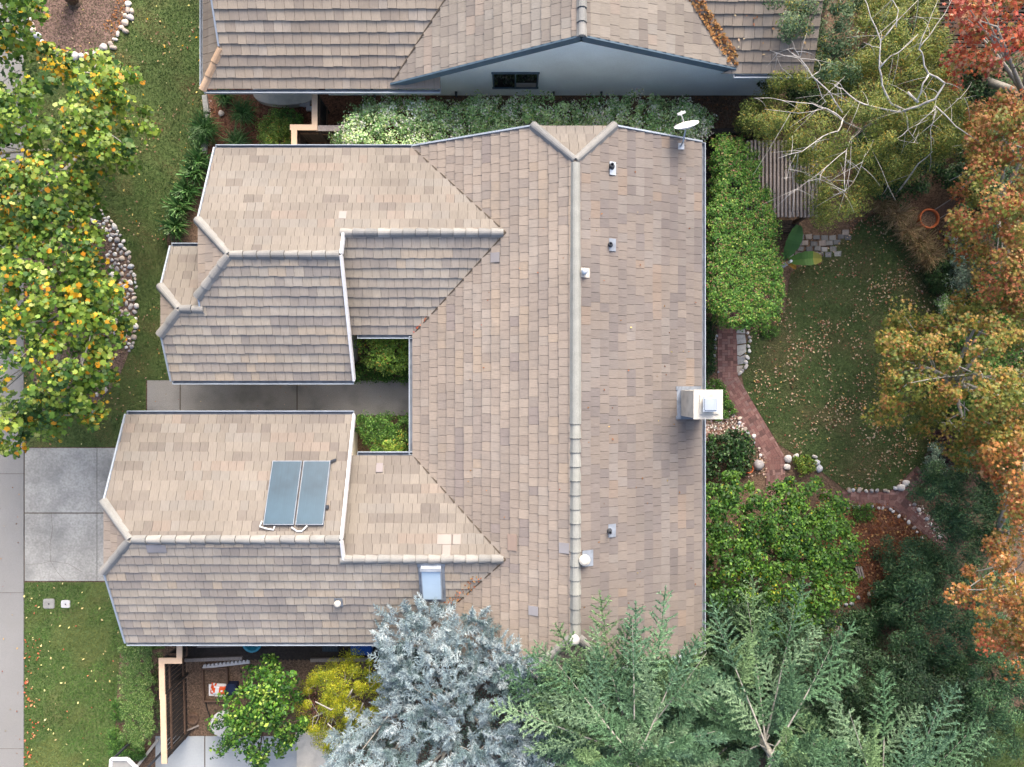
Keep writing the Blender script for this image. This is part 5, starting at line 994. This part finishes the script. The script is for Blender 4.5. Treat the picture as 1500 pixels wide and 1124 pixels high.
# silver-blue conifer and green cedars
T1 = [spray_template(10,.31,.017,.042,k,flat=.22) for k in range(5)]
T2 = [spray_template(5,.40,.055,.13,10+k) for k in range(5)]
def conifer(name,label,cat,base,ztop,zs,lens,az,pal,templates,droop,wid,bark,upt=.06,group=None,tilt=.2,roofs=True,lensc=None,sub=0,inner=None):
    root = thing(name,label,cat,base,group); O=[];D=[];L=[]; mb = MB(); bx,by = base[:2]
    mb.tube([(bx,by,-.05),(bx+.03,by,ztop*.5),(bx,by+.02,ztop)],[ztop*.028,ztop*.018,.015],8)
    for z,ln,a in zip(zs,lens,az):
        d = np.array([math.cos(a),math.sin(a),upt+RG.normal()*.08]); o = np.array([bx,by,z]); tipz = z+d[2]*ln-droop*ln
        tx,ty = bx+d[0]*ln, by+d[1]*ln
        def clear(dz):      # boughs lie above the roof they reach over
            for t in (.3,.5,.7,.85,1.0):
                x,y = bx+d[0]*ln*t, by+d[1]*ln*t
                if -8.75 < y < 8 and -13 < x < 6.4:
                    rz = max(2.6, min(f_ML(x,y),f_MR(x,y)) if x>-3.2 else f_CS(x,y))
                    if z+dz*ln*t-droop*ln*t*t < rz+.5: return False
            return True
        k = 0
        while not clear(d[2]) and k < 12: d[2] += .1; k += 1
        if k >= 12: continue
        q = [o+d*ln*t-np.array([0,0,droop*ln*t*t]) for t in np.linspace(0,.9,6)]; mb.tube(q,np.linspace(.010+.006*ln,.006,6),5,cap=False)
        for t0,sp in ((.55,0),(.34,.55),(.46,-.52),(.12,.1)):     # fronds along the bough
            if t0 > .2 and t0*ln < .4: continue
            aa = a+sp+RG.normal()*.12; l2 = min(2.5,max(.6,ln*.62))*RG.uniform(.75,1.05)*(1.0 if sp==0 else .8)
            O.append(o+d*ln*t0-np.array([0,0,droop*ln*t0*t0])); D.append(np.array([math.cos(aa),math.sin(aa),max(d[2]*.8,.1)+RG.normal()*.07])); L.append(l2)
    for k in range(9):       # the leader and its upright shoots
        aa = k*.7; O.append(np.array([bx,by,ztop-.9-.25*(k%4)])); D.append(np.array([math.cos(aa)*.9,math.sin(aa)*.9,.75])); L.append(1.3)
    mb.build('trunk',bark,root,smooth=True)
    V,T = sprays(O,D,np.array(L),templates,droop,wid,pal,lenscale=lensc); np_mesh('crown',V,4,T,'needle',root)
    if inner:      # dark leaves low inside, the shade between fronds put into their colour
        cl = clumps(inner,2.2,3.6,260,'dome',.5); cl = cl[[not(-8.9 < y and x < 6.5) for x,y,_ in cl]]
        foliage('inner_foliage',root,cl,.45,260,.10,G((50,76,50,4),(40,62,40,3),(70,96,62,2)),'long',.7,.8)
    return root
PAL_CEDAR = [H(108,142,106),H(93,128,93),H(124,152,118),H(80,112,82),H(110,138,96),H(100,134,104)]
def cedar(label,base,ztop,n,Lmax,az0,az1,seed,name='cedar_tree',pal=PAL_CEDAR,z0=2.0,group='green cedars along the lower edge',**k):
    r = np.random.default_rng(seed); extra = k.pop('extra',[]); zs = np.sort(r.uniform(z0,ztop-.4,n)); lens = (Lmax*(1-((zs-z0)/(ztop-z0))**1.3)*.82+.5)*r.uniform(.7,1.1,n); az = az0+(az1-az0)*((np.arange(n)*.618)%1.0)+r.normal(size=n)*.1
    zs = np.r_[zs,[e[0] for e in extra]]; lens = np.r_[lens,[e[1] for e in extra]]; az = np.r_[az,[math.radians(e[2]) for e in extra]]
    return conifer(name,label,'conifer',base,ztop,zs,lens,az,pal,T1,.10,.034,'bark_grey',group=group,**k)
cedar('tall blue-green cedar whose fronds cover the lower corner of the roof',(3.5,-10.6,0),7.8,20,4.4,0,2*math.pi,3,lensc=2.0,z0=2.8,extra=[(5.4,4.0,56),(5.5,4.2,76),(5.6,4.1,106),(5.5,4.0,134),(5.2,3.8,152),(5.0,3.6,170),(5.9,4.2,122),(5.8,4.3,143),(6.1,3.9,130),(5.7,4.3,92),(5.7,4.2,160),(6.0,3.8,66)],inner=[(790,1000),(850,920),(960,890),(1040,880),(1080,940),(1060,1100),(1000,1180),(820,1150)])
cedar('blue-green cedar with feathery fronds rising in front of the vine canopy',(7.8,-11.2,0),7.2,19,4.7,0,2*math.pi,8,lensc=2.0,extra=[(4.2,5.3,96),(4.4,5.0,112),(4.0,5.0,78),(4.6,4.2,60)],inner=[(1020,860),(1120,870),(1230,900),(1250,1000),(1180,1124),(1020,1150)])
cedar('blue-green cedar furthest right, fronds over the dark garden corner',(11.4,-13.6,0),7.0,22,4.7,0,2*math.pi,5,lensc=2.0,extra=[(4.2,4.4,62),(4.0,4.6,85),(4.4,4.3,108),(4.0,4.4,130),(3.8,4.4,40),(3.6,4.2,18),(3.4,4,0)],inner=[(1150,1010),(1240,950),(1330,940),(1420,1000),(1450,1080),(1400,1180),(1180,1180)])
tree('pine_tree','olive-green pine foliage low between the silver-blue tree and the cedar','tree',[(830,1010),(870,985),(930,1000),(990,1030),(1010,1124),(960,1170),(850,1170),(820,1080)],1.5,3.2,(900,1010),G((74,96,44,4),(58,82,38,3),(104,118,48,2),(126,112,50,.7)),.11,'long',2.2,.32,5,.1,'bark',None,.5)
# silver-blue tree: crown of upright silvery shoots
sb = P(690,985); silver = thing('silver_cedar','silver-blue conifer bristling over the gutter of the rear wing','conifer',sb)
sp = PP([(480,1100),(520,1070),(552,1060),(568,1020),(545,980),(552,930),(575,905),(620,897),(660,903),(700,898),(716,925),(758,945),(792,978),(826,1004),(852,1040),(848,1090),(855,1180),(470,1190)],4.2)
ns = 1200; c2 = sample_poly(sp,ns); dd = edgedist(c2,sp); dd = dd/dd.max(); z = 3.1+2.0*np.sqrt(np.clip(1-(1-dd)**2,0,1))-np.abs(RG.normal(size=ns))*.55
for i in range(ns):
    if c2[i,1] > -8.8: z[i] = max(z[i], max(2.6, f_CS(*c2[i]) if c2[i,1] < -5.5 else 3, f_ML(*c2[i]))+.25+.5*random.random())
O = np.c_[c2,z]; ctr = c2.mean(0); out = c2-ctr; out = out/np.maximum(np.linalg.norm(out,axis=1,keepdims=True),.1)
D = np.c_[out*.6+RG.normal(size=(ns,2))*.5, RG.uniform(-.05,.75,ns)]; L = RG.uniform(.3,.7,ns)
V,T = sprays(O,D,L,T2,.1,.015,[H(156,174,180),H(138,158,164),H(178,192,196),H(106,128,130),H(146,164,170)],lenscale=.62,roll=.8); np_mesh('crown',V,4,T,'needle',silver)
foliage('inner_foliage',silver,clumps([(500,1090),(560,1050),(570,960),(640,930),(700,960),(790,1030),(810,1124),(800,1180),(500,1180)],2.6,3.9,200,'dome',.4)[:],.4,120,.09,G((96,118,112,3),(72,96,86,3),(120,140,134,2)),'long',.7,.8)  # darker inner leaves, shade between the shoots put into their colour
limbs(silver,'trunk',sb,(sb[0]*.7+ctr[0]*.3,sb[1]*.7+ctr[1]*.3,2.6),O,9,.16,'bark_grey',70)
# ------------------------------------------------------------------ lawns' grass and fallen leaves
def grass(poly, n, pal, ln=.05, name='grass', z=.012, patch=1.2, seed=1, yellow=None):
    p = sample_poly(poly, n); d = RG.normal(size=(n,3))*np.array([.75,.75,.1])+np.array([0,0,.75]); v = vnoise(p,patch,seed); v2 = vnoise(p,4.5,seed+1)
    t = pick(pal,n,jit=.16)*(1+.16*v+.12*v2)[:,None]
    if yellow is not None: w = np.clip((vnoise(p,1.1,seed+7)-.1)*1.3,0,.85)[:,None]; t = t*(1-w)+np.array(yellow)*w*(1+RG.normal(size=(n,1))*.12)
    V = blades(np.c_[p,np.full(n,z)],d,ln*(.6+.7*RG.random(n)),.020); return setp(np_mesh(name,V,4,np.clip(t,.005,.8),'needle'),kind='stuff')
grass(LAWN_F,110000,G((82,106,56,4),(66,92,48,3),(102,120,70,2)),yellow=H(124,118,80))
grass(LAWN_S,38000,G((78,110,50,4),(62,96,42,3),(94,124,60,2)),seed=4,yellow=H(112,120,68))
grass(LAWN_B,62000,G((90,106,62,4),(74,94,56,3),(106,116,76,2)),seed=9,yellow=H(128,116,86))
grass(PP([(1300,1085),(1420,1040),(1560,1050),(1560,1180),(1280,1180)]),16000,G((80,108,48,4),(64,92,40,3)),seed=12)
def litter(poly, n, pal, size, z=.05, patch=None, seed=0, name='fallen_leaves', surf=None, kind='oval'):
    p = sample_poly(poly, n*3 if patch else n)
    if patch: v = vnoise(p,patch,seed)+RG.normal(size=len(p))*.5; p = p[np.argsort(-v)[:n]]
    n = len(p); zz = np.array([surf(*q)+.055 for q in p]) if surf else np.full(n,z)+RG.random(n)*.02
    V,k = leaves(np.c_[p,zz], RG.normal(size=(n,3))*.35+np.array([0,0,1.]), size*(.6+.8*RG.random(n)), None, kind)
    return setp(np_mesh(name,V,k,pick(pal,n,jit=.2),'dry'),kind='stuff')
LL = G((168,138,108,3),(184,164,136,2.6),(144,108,82,3.4),(122,88,70,2.6),(180,156,96,.7),(146,90,76,.9))
litter(LAWN_F,620,LL,.078,patch=1.3,seed=2); litter(LAWN_F,200,G((226,214,160,2),(214,196,120,2),(214,160,40,1)),.075)
litter(LAWN_S,120,G((196,120,90,3),(206,150,110,2),(214,200,140,2)),.085); litter(PP([(37,930),(60,930),(58,1124),(36,1124)]),70,G((196,96,70,3),(206,140,100,2)),.09)
litter(LAWN_B,1700,LL,.078,patch=1.5,seed=3); litter(LAWN_B,900,LL,.07)
litter(PP([(1195,735),(1300,738),(1345,770),(1400,830),(1290,880),(1200,890)]),1900,G((140,92,60,4),(160,112,74,3),(116,72,50,3),(186,146,100,1)),.10,.02)
litter(PP([(1250,300),(1330,300),(1380,380),(1350,400),(1300,330),(1240,340)]),320,LL,.08,.02); litter(PP([(1000,141),(1085,141),(1085,184),(1045,184),(1000,150)]),160,G((120,84,60,3),(150,106,76,2)),.07,.01)
litter(PP([(303,146),(460,150),(460,215),(303,215)]),300,G((110,72,52,3),(140,92,64,2)),.07,.01); litter(PP([(645,140),(1000,141),(1000,150),(645,150)]),130,G((120,84,60,3),(150,106,76,2)),.06,.01)
litter([(c[0],c[1]) for c in PP([(150,40),(168,60),(184,20),(188,0),(176,-10),(160,30)])],110,G((160,92,56,3),(150,104,66,2)),.08,.05); litter(PP([(0,696),(36,696),(36,1124),(0,1124)]),26,LL,.07,.055); litter(PP([(216,557),(600,557),(600,609),(216,609)]),16,LL,.05,.045)
litter([(RX+.2,6),(6,7.5),(6,-8),(RX+.2,-7)],50,G((150,110,76,3),(126,84,66,3),(180,160,110,1)),.07,surf=f_MR); litter([(-2.6,.5),(1.6,6),(1.6,-6.5),(-2.6,-2)],18,G((150,110,76,2),(130,84,66,2)),.06,surf=f_ML)
vp = np.array([(-3.2+.55*t,1.62+.6*t) for t in RG.random(40)*1.2]); litter([(-3.25,1.65),(-2.5,2.4),(-2.6,2.55),(-3.25,1.9)],45,G((190,84,56,3),(186,120,80,2)),.07,surf=f_ML)
litter([(-1.6,-7.1),(-.9,-6.1),(-1.2,-6.0),(-2.2,-7.0)],60,G((160,104,72,3),(180,140,94,2)),.07,surf=f_CS)
litter([(5.0,12.1),(5.25,12.25),(6.95,10.35),(7.1,9.95),(6.75,9.95)],420,G((148,108,66,3),(126,86,52,3),(168,130,84,1)),.10,surf=lambda x,y: max(g_R(x,y),g_E(x,y))+.02)
litter([(7.0,10),(9.4,9.9),(9.4,14),(6.5,13)],60,LL,.09,surf=g_E)
# ------------------------------------------------------------------ camera, sun and sky
cam = bpy.data.cameras.new('Camera'); co = bpy.data.objects.new('Camera', cam); COL.objects.link(co); co.location = (0,0,CAM_H)
cam.sensor_width = 36; cam.lens = 36*FOC/1500; cam.clip_start = .1; cam.clip_end = 600; SC.camera = co
SUN_AZ = (.25,.968); SUN_EL = math.radians(38)
sun = bpy.data.lights.new('Sun','SUN'); so = bpy.data.objects.new('Sun',sun); COL.objects.link(so)
dv = Vector((SUN_AZ[0]*math.cos(SUN_EL), SUN_AZ[1]*math.cos(SUN_EL), math.sin(SUN_EL))); so.rotation_euler = dv.to_track_quat('Z','Y').to_euler(); so.location = dv*60
sun.energy = .5; sun.angle = math.radians(38.0); sun.color = (1,.965,.92)
w = bpy.data.worlds.new('World'); SC.world = w; w.use_nodes = True; nt = w.node_tree
sky = nt.nodes.new('ShaderNodeTexSky'); sky.sky_type = 'NISHITA'; sky.sun_disc = False; sky.sun_elevation = SUN_EL; sky.sun_rotation = math.atan2(SUN_AZ[0],SUN_AZ[1]); sky.dust_density = 6.0; sky.ozone_density = .4; sky.air_density = .7
nt.links.new(sky.outputs[0], nt.nodes['Background'].inputs[0]); nt.nodes['Background'].inputs[1].default_value = .15
vs = SC.view_settings; vs.view_transform = 'Standard'; vs.look = 'None'; vs.exposure = 1.6; vs.gamma = 1; vs.use_curve_mapping = False
SC.cycles.max_bounces = 6; SC.cycles.use_denoising = True
